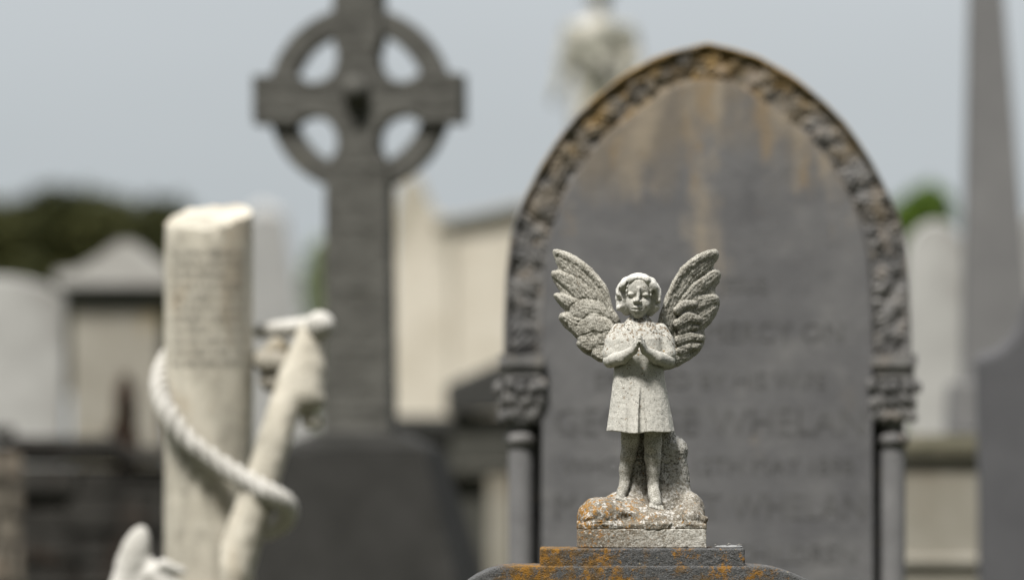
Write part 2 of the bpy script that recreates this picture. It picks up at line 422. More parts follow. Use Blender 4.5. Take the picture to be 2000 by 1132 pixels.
M_CREAMPED = stone('cream_pedestal', (0.207, 0.194, 0.158), (0.272, 0.259, 0.223), 4, detail=6, layers=[
    dict(c=(0.136, 0.107, 0.0745), scale=4, lo=0.52, hi=0.72, amt=0.8, st=(1.0, 1.0, 0.5), mask=[(2, 1.1, 1.7, 0.12)])], **GREY)
M_MOSSCAP = stone('mossy_cap', (0.0484, 0.0465, 0.0279), (0.093, 0.0856, 0.0632), 8, layers=[
    dict(c=(0.0223, 0.0242, 0.0112), scale=8, lo=0.52, hi=0.66, amt=0.8)], **GREY)
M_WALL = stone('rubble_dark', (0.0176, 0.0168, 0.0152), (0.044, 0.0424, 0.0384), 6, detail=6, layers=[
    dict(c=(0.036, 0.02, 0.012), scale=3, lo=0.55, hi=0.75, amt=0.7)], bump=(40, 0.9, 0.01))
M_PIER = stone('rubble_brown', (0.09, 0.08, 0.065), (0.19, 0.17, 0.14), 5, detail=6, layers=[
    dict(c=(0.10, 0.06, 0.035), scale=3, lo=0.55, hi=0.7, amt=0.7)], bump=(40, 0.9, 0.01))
M_IRON = stone('rusty_iron', (0.02, 0.016, 0.013), (0.05, 0.03, 0.022), 30)
M_BARK = stone('bark', (0.06, 0.045, 0.03), (0.12, 0.095, 0.07), 6)
M_GROUND = stone('turf', (0.032, 0.038, 0.016), (0.065, 0.066, 0.034), 0.8, detail=8, bump=(12, 1.0, 0.05))
def leafmat(name, a, b):
    m = stone(name, a, b, 0.9, detail=4, bump=(6, 0.2, 0.01), rough=0.7)
    return m
M_TREE = leafmat('dark_foliage', (0.015, 0.021, 0.005), (0.050, 0.052, 0.013))
M_SHRUB = leafmat('bright_foliage', (0.0473, 0.0878, 0.0108), (0.0945, 0.155, 0.0189))
M_SHRUB2 = leafmat('grey_green_foliage', (0.10, 0.13, 0.07), (0.18, 0.21, 0.12))
M_DRY = leafmat('withered_foliage', (0.035, 0.022, 0.014), (0.08, 0.045, 0.03))

# ================================================================== THE ANGEL
FG = Spot(1250, 10.5)
K = FG.s
TOPZ = FG.z(1068)
def A(px, py, dep=0.0): return (px - 1250.0, float(dep), 1068.0 - py)
angel = thing('angel_statue', 'small white stone angel with praying hands and spread wings on lichened gravestone', 'statue', (FG.loc[0], FG.d, TOPZ))
def sculpt(name, fld, mat, parent=angel, k=K, off=(0, 0, 0), smooth_it=1):
    V, Q = fld.mesh()
    if smooth_it:
        e = np.concatenate([Q[:, [0, 1]], Q[:, [1, 2]], Q[:, [2, 3]], Q[:, [3, 0]]])
        for _ in range(smooth_it):
            acc = np.zeros_like(V); n = np.zeros(len(V), np.float32)
            np.add.at(acc, e[:, 0], V[e[:, 1]]); np.add.at(acc, e[:, 1], V[e[:, 0]])
            np.add.at(n, e[:, 0], 1); np.add.at(n, e[:, 1], 1)
            V = V * 0.5 + 0.5 * acc / np.maximum(n, 1)[:, None]
    return part(name, V * k + np.array(off, np.float32), Q, mat, parent, smooth=True)

def hand(F, sgn, cx=1247.0):
    """palm, four fingers and a thumb of one praying hand; sgn -1 for the hand on the picture's left"""
    wr = np.array(A(cx + sgn * 11, 685, -62)); kn = np.array(A(cx + sgn * 4.6, 672, -75))
    F.cap(wr, kn, 8.0, 6.0, 3)
    side = np.array([0.0, 0.72, 0.62])                  # across the palm, from little finger up to forefinger
    d = np.array([-sgn * 0.16, -0.62, 0.76]); d /= np.linalg.norm(d)
    for i, (ln, r) in enumerate(((11, 2.7), (15, 3.0), (16.5, 3.1), (14, 3.0))):
        base = kn + side * (i - 1.5) * 5.0
        m = base + d * ln * 0.55
        t = base + d * ln + np.array([-sgn * 1.2, 0.8, 0])
        F.cap(wr + side * (i - 1.5) * 3.4, base, 5.2, 3.6, 2.5)
        F.cap(base, m, r + 0.4, r, 1.2); F.cap(m, t, r, r - 0.5, 1.0)
    tb = wr + side * 6 + d * 4
    F.cap(tb, tb + d * 7 + side * 5, 3.4, 3.0, 2); F.cap(tb + d * 7 + side * 5, tb + d * 15 + side * 4, 3.0, 2.4, 1)

def HA(px, py, dep=0.0): return A(px, py, dep + (py - 583.0) * 0.22)     # the head is bowed
# --- body: head, neck, arms, hands, legs and feet in one surface
B = Field((-75, -95, 68), (75, 45, 535), 1.0)
B.ell(HA(1247, 572, -4), (27.5, 31, 32))
B.ell(HA(1246.2, 592, -14), (23, 26, 25), 8)
B.ell(HA(1247, 559, -17), (24, 17, 22), 8)
B.ell(HA(1245.5, 612, -29), (11, 10, 10), 9)
for px, py in ((1233, 594), (1259, 595)): B.ell(HA(px, py, -27), (9, 11, 10), 8)
B.cap(A(1247.5, 606, 0), A(1248, 645, 4), 16.5, 20, 5)
for px, py in ((1232.5, 578), (1258.5, 579)): B.ell(HA(px, py, -46), (11.5, 11, 9), 5, 's')
for px, py in ((1239.4, 580), (1252.4, 581)): B.ell(HA(px, py, -42), (4.4, 10, 6.5), 2.5, 's')
for px, py in ((1231.3, 575.2), (1259.2, 576.2)):
    B.ell(HA(px, py + 6, -43), (9, 9, 4.2), 2.5, 's')
    B.ell(HA(px, py, -30.0), (6.8, 6.9, 4.6), 2.0)
    B.chain([HA(px - 8, py + 4.0, -33), HA(px, py + 6.4, -38.5), HA(px + 7.5, py + 4.0, -34)], [1.0, 1.6, 1.0], 0.8, 's')
B.chain([HA(1246.8, 564, -36.5), HA(1245.8, 577, -40.5), HA(1243.8, 587.5, -46.0)], [3.6, 2.5, 4.2], 3.5)
B.ell(HA(1238.6, 589.3, -41.5), (3.4, 4.0, 3.0), 2.0); B.ell(HA(1249.2, 589.6, -41.5), (3.4, 4.0, 3.0), 2.0)
B.ell(HA(1243.7, 603.8, -35.5), (13.5, 7.5, 10), 5)
B.chain([HA(1235, 603.0, -38.6), HA(1239.5, 600.6, -42.0), HA(1243.6, 601.4, -43.0), HA(1247.5, 600.7, -42.2), HA(1252.5, 603.2, -38.6)], [1.2, 2.5, 2.5, 2.5, 1.2], 2.0)
B.chain([HA(1238, 606.6, -40), HA(1243.6, 607.8, -42.0), HA(1249.5, 606.8, -40)], [2.2, 3.1, 2.2], 2.0)
B.chain([HA(1233.5, 603.6, -39), HA(1239, 604.0, -44.6), HA(1243.6, 604.6, -45.8), HA(1248.5, 604.1, -44.6), HA(1254, 603.8, -39)], [1.0, 1.1, 1.2, 1.1, 1.0], 1.0, 's')
B.ell(HA(1243.8, 612.0, -44.5), (6, 3.5, 1.8), 3.0, 's')
B.cap(HA(1243.6, 594, -46), HA(1243.6, 598, -45.5), 1.2, 1.2, 1.2, 's')
# arms
for sg, ex, sx in ((-1, 1192, 1207), (1, 1303.5, 1291)):
    B.chain([A(sx, 650, 2), A(ex, 703, -12)], [13, 13.5], 4)
    wx = 1247 + sg * 11.5
    B.chain([A(ex, 704.5, -13), A(ex - sg * 22, 699, -44), A(wx, 685, -62)], [14.2, 12.5, 8.8], 4)
    hand(B, sg)
# legs and feet
B.chain([A(1233, 815, 2), A(1231.5, 855, 0), A(1227, 889, 3), A(1222, 915, 6), A(1220.5, 939, 7)], [20, 18, 14.8, 12.2, 10.4], 5)
B.chain([A(1220.5, 944, 8), A(1215, 959, -10), A(1211.5, 970, -26)], [10.8, 9.8, 8.4], 5)
for i in range(5):
    B.cap(A(1203.5 + i * 4.4, 969 + i * 0.9, -29), A(1203.0 + i * 4.5, 972.5 + i * 1.1, -37 - (i == 4) * 1.5), 2.9 + 0.5 * (i == 4), 2.6 + 0.7 * (i == 4), 1.0)
B.chain([A(1275, 815, -6), A(1275, 862, -9), A(1274.5, 892, -5), A(1275.5, 920, -3), A(1275.5, 945, -4)], [18, 17, 15.8, 12.6, 10.4], 5)
B.ell(A(1273, 872, -17), (9, 10, 10), 8)
B.chain([A(1275.5, 950, -4), A(1277.5, 966, -20), A(1280.5, 982, -38)], [11.2, 11.4, 11.0], 5)
for i in range(5):
    B.cap(A(1269.5 + i * 5.6, 984 + i * 1.1, -43), A(1269.5 + i * 5.7, 989 + i * 1.5, -52 - (i == 0)), 3.2 + 0.4 * (i == 0), 3.0 + 0.5 * (i == 0), 1.0)
B.rough(0.45, 7.0)
sculpt('body', B, M_BODY); del B

# --- hair: bobbed waves with a centre parting, curling under at the jaw
H = Field((-52, -60, 440), (48, 48, 542), 1.0)
H.ell(A(1247, 570, -2), (37, 38, 37.5))
H.ell(A(1247, 588, 10), (39, 30, 28), 6)
H.chain([A(1222, 553, -4), A(1213.5, 566, -3), A(1211.5, 582, -2), A(1213.5, 596, -3), A(1224, 607, 2)], [10, 9, 8, 8, 9], 8)
H.chain([A(1272, 554, -4), A(1280.5, 568, -3), A(1281.5, 584, -2), A(1279.5, 598, -3), A(1270, 608, 2)], [10, 9, 8, 8, 9], 8)
H.ell(A(1207.5, 601.5, -14), (4.6, 6.0, 6.0), 1.5); H.ell(A(1287.5, 586, -12), (3.4, 8, 7), 4)
# the roll of hair over the forehead
H.chain([A(1247, 543, -33), A(1232, 546, -32), A(1218, 557, -24), A(1210, 573, -14)], [2.5, 4.5, 5.5, 6], 9)
H.chain([A(1247, 543, -33), A(1262, 547, -32), A(1275, 559, -24), A(1284, 575, -14)], [2.5, 4.5, 5.5, 6], 9)
H.ell(A(1246.5, 588, -44), (26.5, 38, 41), 5.0, 's')
H.chain([A(1225, 553, -30), A(1215.5, 569, -21), A(1219.5, 584, -21), A(1222, 603, -19)], [2, 8, 4.5, 4], 4, 's')
H.chain([A(1268, 553, -30), A(1273, 566, -22), A(1275, 585, -21), A(1272, 604, -19)], [2, 5, 6, 5], 4, 's')
H.chain([A(1203, 588, -8), A(1212, 585, -13), A(1219, 590, -8)], [0.8, 1.5, 0.8], 2, 's')
H.chain([A(1290, 576, -8), A(1282, 578, -13), A(1277, 586, -10)], [0.8, 1.5, 0.8], 2, 's')
H.chain([A(1289, 592, -8), A(1282, 592, -12), A(1276, 600, -8)], [0.8, 1.5, 0.8], 2, 's')
H.chain([A(1247, 528, 12), A(1247, 529.5, -10), A(1247, 537, -34), A(1247, 548, -44)], [1.8, 1.8, 1.8, 1.8], 3, 's')
def waves(X, Y, Z):
    return 0 * X
Xg, Yg, Zg = H.grid()
pa = np.arctan2(np.abs(Xg + 3) + 0 * Zg, Zg - 488.0 + 0 * Xg)
H.D += (0.22 * np.sin(pa * 19.0 + Yg * 0.16 + 1.4 * np.sin(Yg * 0.12))) * np.clip((np.abs(Xg + 3) - 4) / 10, 0, 1)
H.rough(0.8, 9.0, 3)
sculpt('hair', H, M_HAIR); del H

# --- dress: pleated smock with short cape sleeves
SEC = np.array([  # py, left, right, front, back
    (846, 1183.5, 1317.5, -60, 52), (800, 1190, 1309, -52, 46), (760, 1195, 1302, -45, 40), (735, 1198, 1298, -41, 36),
    (712, 1200, 1295, -40, 34), (690, 1199, 1297, -43, 34), (662, 1199, 1299, -41, 34), (645, 1205, 1293, -35, 30),
    (632, 1217, 1281, -27, 26), (620, 1228, 1268, -19, 21), (612, 1231, 1265, -16, 18)], float)[::-1]
DR = Field((-85, -78, 210), (85, 68, 462), 1.15)
def dress(X, Y, Z):
    py = 1068.0 - Z
    l = np.interp(py, SEC[:, 0], SEC[:, 1]); r = np.interp(py, SEC[:, 0], SEC[:, 2])
    f = np.interp(py, SEC[:, 0], SEC[:, 3]); b = np.interp(py, SEC[:, 0], SEC[:, 4])
    cx = (l + r) / 2 - 1250; ax = (r - l) / 2; cy = (f + b) / 2; ay = (b - f) / 2
    u = np.abs(X - cx) / ax; v = np.abs(Y - cy) / ay
    n = 2.35
    q = (u ** n + v ** n) ** (1 / n)
    d = (q - 1) * np.minimum(ax, ay)
    low = np.clip((py - 745) / 100.0, 0, 1)
    front = np.clip(-(Y - cy) / ay * 1.6, 0, 1)
    px = X + 1250
    fold = 3.2 * np.exp(-((px - (1229 - 3 * low)) / 3.2) ** 2) + 2.2 * np.exp(-((px - (1211 - 6 * low)) / 4.0) ** 2) + 2.2 * np.exp(-((px - (1292 + 8 * low)) / 5.0) ** 2)
    pan = -5.0 * np.clip((px - (1228 - 2 * low)) / 16, 0, 1) * (px < 1251)
    d = d + low * front * (fold + pan) + low * 0.9 * np.sin(np.arctan2(X - cx, -(Y - cy)) * 11 + 0.6)
    hem = (1068 - 845.5 + 1.6 * np.sin(X * 0.09) + np.abs(X) * 0.06) - Z
    d = np.maximum(d, hem)
    return np.maximum(d, Z - (1068 - 613))
DR.fun(dress)
for sg, sx, ex in ((-1, 1209, 1194), (1, 1289, 1302.5)):
    DR.chain([A(sx, 647, 1), A((sx + ex) / 2 + sg * 2, 668, -4), A(ex, 691, -10)], [16.5, 17.5, 17.5], 7)
    # the sleeve is cut off above the forearm
    DR.cap(A(ex + sg * 2, 712, -16), A(1247 + sg * 26, 701, -50), 11, 11, 3, 's')
DR.cap(A(1247.5, 600, -4), A(1247.8, 634, 2), 17.2, 19.0, 1.5, 's')
DR.chain([A(1251.8, 754, -45.5), A(1252.6, 800, -52.5), A(1253.6, 850, -61)], [2.0, 6.4, 9.5], 1.5, 's')
DR.chain([A(1231, 637, -30), A(1246, 641.5, -37), A(1262, 637.5, -31)], [1.0, 1.2, 1.0], 1.0, 's')
DR.rough(0.6, 6.5, 5)
sculpt('dress', DR, M_DRESS); del DR

# --- wings
def poly_sdf(P, X, Z):
    d = np.full(np.broadcast(X, Z).shape, 1e9, np.float32); ins = np.zeros(d.shape, bool)
    n = len(P)
    for i in range(n):
        ax, az = P[i]; bx, bz = P[(i + 1) % n]
        ex, ez = bx - ax, bz - az
        wx, wz = X - ax, Z - az
        t = np.clip((wx * ex + wz * ez) / (ex * ex + ez * ez + 1e-9), 0, 1)
        d = np.minimum(d, (wx - ex * t) ** 2 + (wz - ez * t) ** 2)
        c = ((az <= Z) & (bz > Z)) | ((bz <= Z) & (az > Z))
        xc = ax + (Z - az) / (ez if abs(ez) > 1e-9 else 1e-9) * ex
        ins ^= c & (X < xc)
    d = np.sqrt(d)
    return np.where(ins, -d, d)
def smax2(a, b, k):
    h = np.clip(0.5 + 0.5 * (a - b) / k, 0, 1)
    return b * (1 - h) + a * h + k * h * (1 - h)
def wing(outline, feathers, sweep, root, y0, seed):
    P = [(p[0] - 1250, 1068 - p[1]) for p in catmull(outline, 3, True)]
    xs = [p[0] for p in P]; zs = [p[1] for p in P]
    h = 1.15
    F = Field((min(xs) - 5, y0 - 32, min(zs) - 5), (max(xs) + 5, y0 + sweep * 125 + 25, max(zs) + 5), h)
    X2 = F.ax[0][:, None]; Z2 = F.ax[2][None, :]
    sd = poly_sdf(P, X2, Z2)
    Hh = np.full(sd.shape, 0.0, np.float32)
    for pts, rads, h0, bulge, kk in feathers:
        perp = np.zeros(sd.shape, np.float32); best = np.full(sd.shape, 1e9, np.float32); prof = np.zeros(sd.shape, np.float32)
        for i in range(len(pts) - 1):
            ax, az = pts[i][0] - 1250, 1068 - pts[i][1]; bx, bz = pts[i + 1][0] - 1250, 1068 - pts[i + 1][1]
            ex, ez = bx - ax, bz - az
            t = np.clip(((X2 - ax) * ex + (Z2 - az) * ez) / (ex * ex + ez * ez), 0, 1)
            r = rads[i] + t * (rads[i + 1] - rads[i])
            q = np.sqrt((X2 - ax - t * ex) ** 2 + (Z2 - az - t * ez) ** 2) / r
            pp = (-(X2 - ax) * ez + (Z2 - az) * ex) / math.hypot(ex, ez)
            perp = np.where(q < best, pp, perp); best = np.minimum(best, q)
        val = np.where(best < 1, h0 + bulge * np.sqrt(np.maximum(1 - best ** 2, 0)), -20.0)
        if rads[0] >= 11: val = val + 0.45 * np.sin(perp * 1.05) * (best < 1)      # barbs
        top = val > Hh - 1.2
        cut = np.exp(-((best - 1.10) / 0.10) ** 2) * (best > 1.0) * min(1.0, bulge / 4.5)
        Hh = np.where((best < 1) & top, np.maximum(val, Hh * 0.35 + val * 0.65), Hh - 1.7 * cut)
    for _ in range(2):
        Hh[1:-1, 1:-1] = (Hh[1:-1, 1:-1] * 2 + Hh[:-2, 1:-1] + Hh[2:, 1:-1] + Hh[1:-1, :-2] + Hh[1:-1, 2:]) / 6
    e = -sd
    u = np.clip(e / 8.0, 0, 1); T = 9.0 * np.sqrt(np.maximum(1 - (1 - u) ** 2, 0))
    fr = T * 0.75 + Hh * np.clip(e / 7.0, 0, 1) ** 0.5
    dx = np.abs(X2 + 1250 - root)
    yc = y0 + sweep * dx + 0.0009 * dx ** 2 - 0.03 * (Z2 - 400)
    X, Y, Z = F.grid()
    F.D = np.maximum(np.maximum((yc - fr)[:, None, :] - Y, Y - (yc + T)[:, None, :]) * 0.8, sd[:, None, :]).astype(np.float32)
    F.rough(1.1, 5.0, seed); F.rough(1.3, 13.0, seed + 4)
    return F
LW = [(1080, 488), (1084, 483), (1104, 487), (1126, 498), (1148, 514), (1170, 537), (1186, 558), (1193, 580), (1199, 602), (1211, 622),
      (1214, 650), (1206, 690), (1192, 706), (1176, 707), (1166, 704), (1157, 697), (1142, 688), (1129, 676), (1126, 668), (1127, 660), (1104, 638), (1093, 622), (1093, 613),
      (1099, 608), (1106, 607), (1098, 598), (1086, 584), (1081, 575), (1083, 570), (1089, 569), (1095, 568), (1088, 558), (1081, 546), (1077, 533), (1079, 526),
      (1085, 524), (1090, 522), (1086, 510), (1082, 498)]
LF = [([(1204, 622), (1192, 582), (1170, 545), (1135, 510), (1092, 490)], [9, 10, 10, 9, 8], 3.4, 4.2, 4),
      ([(1180, 590), (1140, 540), (1100, 505)], [24, 20, 12], 1.0, 3.5, 2),
      ([(1165, 600), (1125, 557), (1083, 530)], [20, 16, 8], 2.2, 4.2, 0.9),
      ([(1150, 610), (1115, 590), (1087, 574)], [16, 12, 8], 3.0, 4.8, 0.9),
      ([(1186, 610), (1170, 575)], [20, 12], 3.0, 3.5, 2),
      ([(1150, 640), (1118, 625), (1100, 614)], [16, 12, 9], 4.0, 6.5, 0.9),
      ([(1163, 606), (1143, 603), (1130, 608)], [19, 20, 17], 4.0, 5.5, 1.0),
      ([(1138, 642), (1124, 633)], [17, 14], 4.4, 5.0, 1.0),
      ([(1182, 640), (1160, 634), (1146, 640)], [18, 21, 18], 5.5, 6.5, 1.0),
      ([(1180, 668), (1155, 668), (1138, 670)], [16, 17, 15], 4.5, 6.5, 1.0),
      ([(1190, 660), (1176, 660)], [14, 11], 7.0, 4.0, 1.2),
      ([(1186, 690), (1172, 693)], [17, 17], 5.5, 6.5, 1.0)]
RW = [(1285, 626), (1293, 599), (1304, 569), (1320, 537), (1339, 513), (1362, 496), (1385, 485), (1401, 483), (1408, 490), (1408, 500),
      (1399, 513), (1398, 520), (1407, 523), (1413, 531), (1409, 546), (1401, 559), (1401, 570), (1408, 577), (1410, 591), (1402, 612),
      (1392, 628), (1379, 642), (1381, 657), (1376, 674), (1360, 693), (1332, 711), (1300, 723), (1288, 716), (1280, 690), (1280, 650)]
RF = [([(1289, 622), (1297, 595), (1309, 566), (1326, 536), (1346, 514), (1385, 492), (1400, 490)], [9, 10, 10, 10, 10, 10, 9], 3.4, 4.2, 4),
      ([(1315, 590), (1350, 535), (1398, 497)], [12, 15, 11], 1.0, 3.0, 2),
      ([(1330, 600), (1365, 560), (1404, 531)], [12, 13, 10], 1.6, 4.2, 0.9),
      ([(1340, 618), (1370, 590), (1403, 582)], [14, 16, 10], 2.0, 4.2, 0.9),
      ([(1365, 625), (1398, 602)], [16, 10], 1.5, 3.5, 1.5),
      ([(1300, 640), (1312, 600), (1318, 580)], [16, 14, 8], 2.5, 2.5, 2),
      ([(1325, 606), (1338, 594), (1358, 592)], [9, 9, 7], 5.0, 6.0, 1.0),
      ([(1328, 632), (1345, 620), (1366, 623)], [12, 13, 8], 5.2, 7.0, 1.0),
      ([(1332, 648), (1346, 638), (1362, 638)], [9, 8, 5], 4.5, 4.5, 1.0),
      ([(1330, 664), (1350, 657), (1374, 659)], [11, 10, 7], 5.0, 6.0, 1.0),
      ([(1332, 684), (1352, 675), (1368, 675)], [10, 9, 7], 5.0, 5.5, 1.0),
      ([(1305, 700), (1335, 695)], [20, 14], 2.5, 4.0, 2)]
sculpt('wing', wing(LW, LF, 0.50, 1205, 20, 2.2), M_WING, smooth_it=0)
sculpt('wing', wing(RW, RF, 0.62, 1290, 18, 8.1), M_WING, smooth_it=0)

# --- rock with a stump behind the legs, on a low plinth
R = Field((-128, -100, 34), (132, 104, 228), 1.35)
R.box((-121.5, -93.5, 37.0), (126, 95, 47), 1.5)
R.ell(A(1174, 1008, -40), (47, 54, 39), 14)
R.ell(A(1215, 1012, -8), (68, 66, 40), 12)
R.ell(A(1222, 1006, 22), (54, 50, 50), 12)
R.ell(A(1272, 1020, -40), (60, 52, 29), 14)
R.ell(A(1343, 1012, -26), (33, 66, 33), 12)
R.ell(A(1350, 1000, 30), (27, 46, 40), 7)
R.chain([A(1292, 1010, 52), A(1290, 940, 50), A(1288, 850, 40)], [52, 42, 32], 10)
R.chain([A(1318, 1000, 44), A(1316, 930, 46), A(1314, 880, 44)], [38, 30, 29], 8)
R.ell(A(1308, 880, 40), (33, 28, 31), 10)
R.chain([A(1240, 990, 30), A(1246, 930, 36), A(1250, 850, 34)], [30, 25, 22], 8)
R.chain([A(1338, 893, 20), A(1322, 901, 12), A(1298, 906, 13)], [1.0, 1.8, 1.2], 1.0, 's')
R.chain([A(1348, 918, 24), A(1332, 945, 12), A(1314, 966, 6)], [1.2, 1.7, 1.0], 1.0, 's')
R.chain([A(1303, 1033, -93), A(1312, 1025, -91), A(1322, 1015, -84)], [2.0, 4.6, 3.0], 1.0, 's')
R.chain([A(1323, 1014, -60), A(1352, 1004, -60), A(1375, 1012, -70)], [5, 7, 5], 6)
R.chain([A(1136, 1014, -84), A(1165, 1000, -86), A(1205, 996, -74), A(1240, 1003, -74)], [4, 6, 5, 4], 6)
R.chain([A(1140, 1022, -94), A(1180, 1018, -97), A(1225, 1022, -94)], [1.5, 2.2, 1.5], 2, 's')
R.rough(2.2, 19.0, 1.1); R.rough(1.2, 7.0, 6.3); R.rough(0.7, 3.2, 9.3)
sculpt('rock', R, M_ROCK, smooth_it=0); del R
PL = Field((-130, -104, -4), (134, 106, 42), 1.3)
PL.box((-122, -94, 0.3), (126.5, 96, 36.9), 1.8)
PL.rough(0.9, 9.0, 2.0); PL.rough(0.6, 3.0, 5.0)
sculpt('plinth', PL, M_PLINTH, smooth_it=0); del PL

# ================================================================== foreground gravestone
grave = thing('gravestone', 'dark gravestone with rounded shoulders and orange lichen under the small angel', 'gravestone', FG.loc)
def grave_mesh():
    g = Field((-366, -135, -440), (356, 135, 4), 3.0)
    top = catmull([(893, 1600), (893, 1300), (894, 1180), (900, 1147), (914, 1132), (940, 1116), (965, 1106), (988, 1102), (1100, 1101), (1250, 1100.5), (1400, 1101), (1477, 1102), (1510, 1106), (1545, 1117), (1576, 1132), (1590, 1147), (1596, 1180), (1597, 1300), (1597, 1600)], 4)
    P = [(p[0] - 1250, 1068 - p[1]) for p in top]
    X2 = g.ax[0][:, None]; Z2 = g.ax[2][None, :]
    sd = poly_sdf(P, X2, Z2)[:, None, :]
    Y = g.ax[1][None, :, None]
    e = np.abs(Y) - 122
    a = np.maximum(sd + 6, 0); b = np.maximum(e + 6, 0)
    g.D = (np.sqrt(a * a + b * b) + np.minimum(np.maximum(sd + 6, e + 6), 0) - 6).astype(np.float32)
    g.rough(1.2, 9.0, 3.0)
    return g
sculpt('slab', grave_mesh(), M_SLABF, grave, off=(0, 0, TOPZ), smooth_it=0)
g2 = Field((-205, -125, -40), (210, 123, 4), 1.7)
g2.box((1055 - 1250, -119, -50), (1450 - 1250, 117, -0.4), 4.0)
g2.rough(1.3, 7.0, 1.0); g2.rough(0.8, 3.0, 4.0)
sculpt('top_block', g2, M_BLOCK, grave, off=(0, 0, TOPZ), smooth_it=0); del g2
mb = MB(); mb.box(-0.42, 0.42, -0.22, 0.22, -0.05, FG.z(1500), 0.02, 0.02)
mb.out('base', M_SLABF, grave, bevel=0.01)

flake = thing('stone_flake', 'thin pale grey flake with twigs lying on the lichened block right of angel', 'flake', tuple(FG.p(1420, 1067.6) + Vector((FG.loc[0], FG.d - 0.07, 0))))
fl = Field((-34, -26, -1), (34, 26, 12), 1.1)
fl.ell((0, 0, 1.2), (27, 18, 3.2)); fl.ell((12, 2, 2.0), (15, 13, 3.6), 2); fl.ell((-16, -3, 1.6), (11, 10, 2.6), 2)
fl.box((-40, -30, -9), (40, 30, 0.2), 0, 0, 's')
fl.rough(1.0, 6.0, 2.0)
sculpt('flake', fl, M_FLAKE, flake, smooth_it=0)
for x0, y0, x1, z1 in ((-24, -6, -28, 5), (-4, -9, 4, 8), (14, -8, 26, 6)):
    t = MB(); t.tube([(x0 * K, y0 * K, 3 * K), ((x0 + x1) / 2 * K, (y0 - 2) * K, (3 + z1 * 0.7) * K), (x1 * K, (y0 - 1) * K, z1 * K)], [0.9 * K, 0.8 * K, 0.4 * K], 6)
    t.out('twig', M_TWIG, flake, smooth=True)

# ================================================================== lettering
def text_geo(s, size, spacing=1.0):
    cu = bpy.data.curves.new('lettering', 'FONT'); cu.body = s; cu.size = size; cu.align_x = 'CENTER'; cu.align_y = 'CENTER'
    cu.space_character = spacing; cu.resolution_u = 2
    o = link(bpy.data.objects.new('lettering', cu))
    dg = bpy.context.evaluated_depsgraph_get(); dg.update()
    me = bpy.data.meshes.new_from_object(o.evaluated_get(dg))
    V = [tuple(v.co) for v in me.vertices]; Fc = [tuple(p.vertices) for p in me.polygons]
    bpy.data.objects.remove(o); bpy.data.meshes.remove(me); bpy.data.curves.remove(cu)
    return V, Fc

# ================================================================== gothic headstone
G = Spot(1379, 14.5)
GD = 14.5
GSC = GD / 14.5
goth = thing('gothic_headstone', 'tall grey pointed-arch headstone with carved leaf border, orange lichen and worn lettering', 'headstone', G.loc)
OUT = [(0, 89), (50, 100), (97, 115), (120, 127), (178, 162), (258, 233), (312, 307), (348, 373), (375, 434), (388, 508), (394, 600), (396, 692)]
INN = [(0, 160), (50, 170), (107, 203), (187, 264), (240, 325), (279, 393), (300, 450), (311, 505), (318, 600), (320, 692)]
def half(P, n=8): return [(p[0], p[1]) for p in catmull(P, n)]
def arch(P, n=8):
    h = half(P, n)
    return [(-x, y) for x, y in h[::-1]] + h[1:]
def gp(dx, py): return (dx * G.s, G.z(py))
ob = [gp(-384, 692 + 560)] + [gp(x * 0.975, y + 4) for x, y in arch(OUT)] + [gp(384, 692 + 560)]
mb = MB(); mb.prism([(-a, b) for a, b in ob], 0.0, 0.20); mb.out('back_slab', M_MOULD, goth, smooth=True, auto=40)
ib = [gp(-323, 692 + 560)] + [gp(x, y) for x, y in arch(INN)] + [gp(323, 692 + 560)]
mb = MB(); mb.prism([(-a, b) for a, b in ib], -0.105, -0.002); mb.out('panel', M_PANEL, goth, bevel=0.004)
# moulding: a hollow band between an outer lip and the panel
n = 12
a_o, a_i = arch(OUT, n), arch(INN, n)
def resample(P, m):
    P = np.array(P); L = np.r_[0, np.cumsum(np.linalg.norm(np.diff(P, axis=0), axis=1))]
    t = np.linspace(0, L[-1], m)
    return np.stack([np.interp(t, L, P[:, 0]), np.interp(t, L, P[:, 1])], 1)
m_ = 141
ro, ri = resample(a_o, m_), resample(a_i, m_)
m_ = 561; ro, ri = resample(a_o, m_), resample(a_i, m_)
mid = (ro + ri) / 2
arc = np.r_[0, np.cumsum(np.linalg.norm(np.diff(mid, axis=0), axis=1))]
TT = np.concatenate([[0, 0, 0.03, 0.06, 0.09], np.linspace(0.12, 0.92, 34), [0.94, 0.96, 0.98, 0.997, 0.997]])
YY = np.concatenate([[0.02, -0.096, -0.108, -0.111, -0.108], np.full(34, -0.090), [-0.094, -0.100, -0.103, -0.10, 0.0]])
YY[5] = -0.101; YY[6] = -0.095
wd = np.linalg.norm(ro - ri, axis=1)
S_arc = np.repeat(arc[:, None], len(TT), 1); S_t = TT[None, :] * wd[:, None]
rel = np.zeros(S_arc.shape)
inner = ((TT >= 0.10) & (TT <= 0.95))[None, :]
u = 14.0
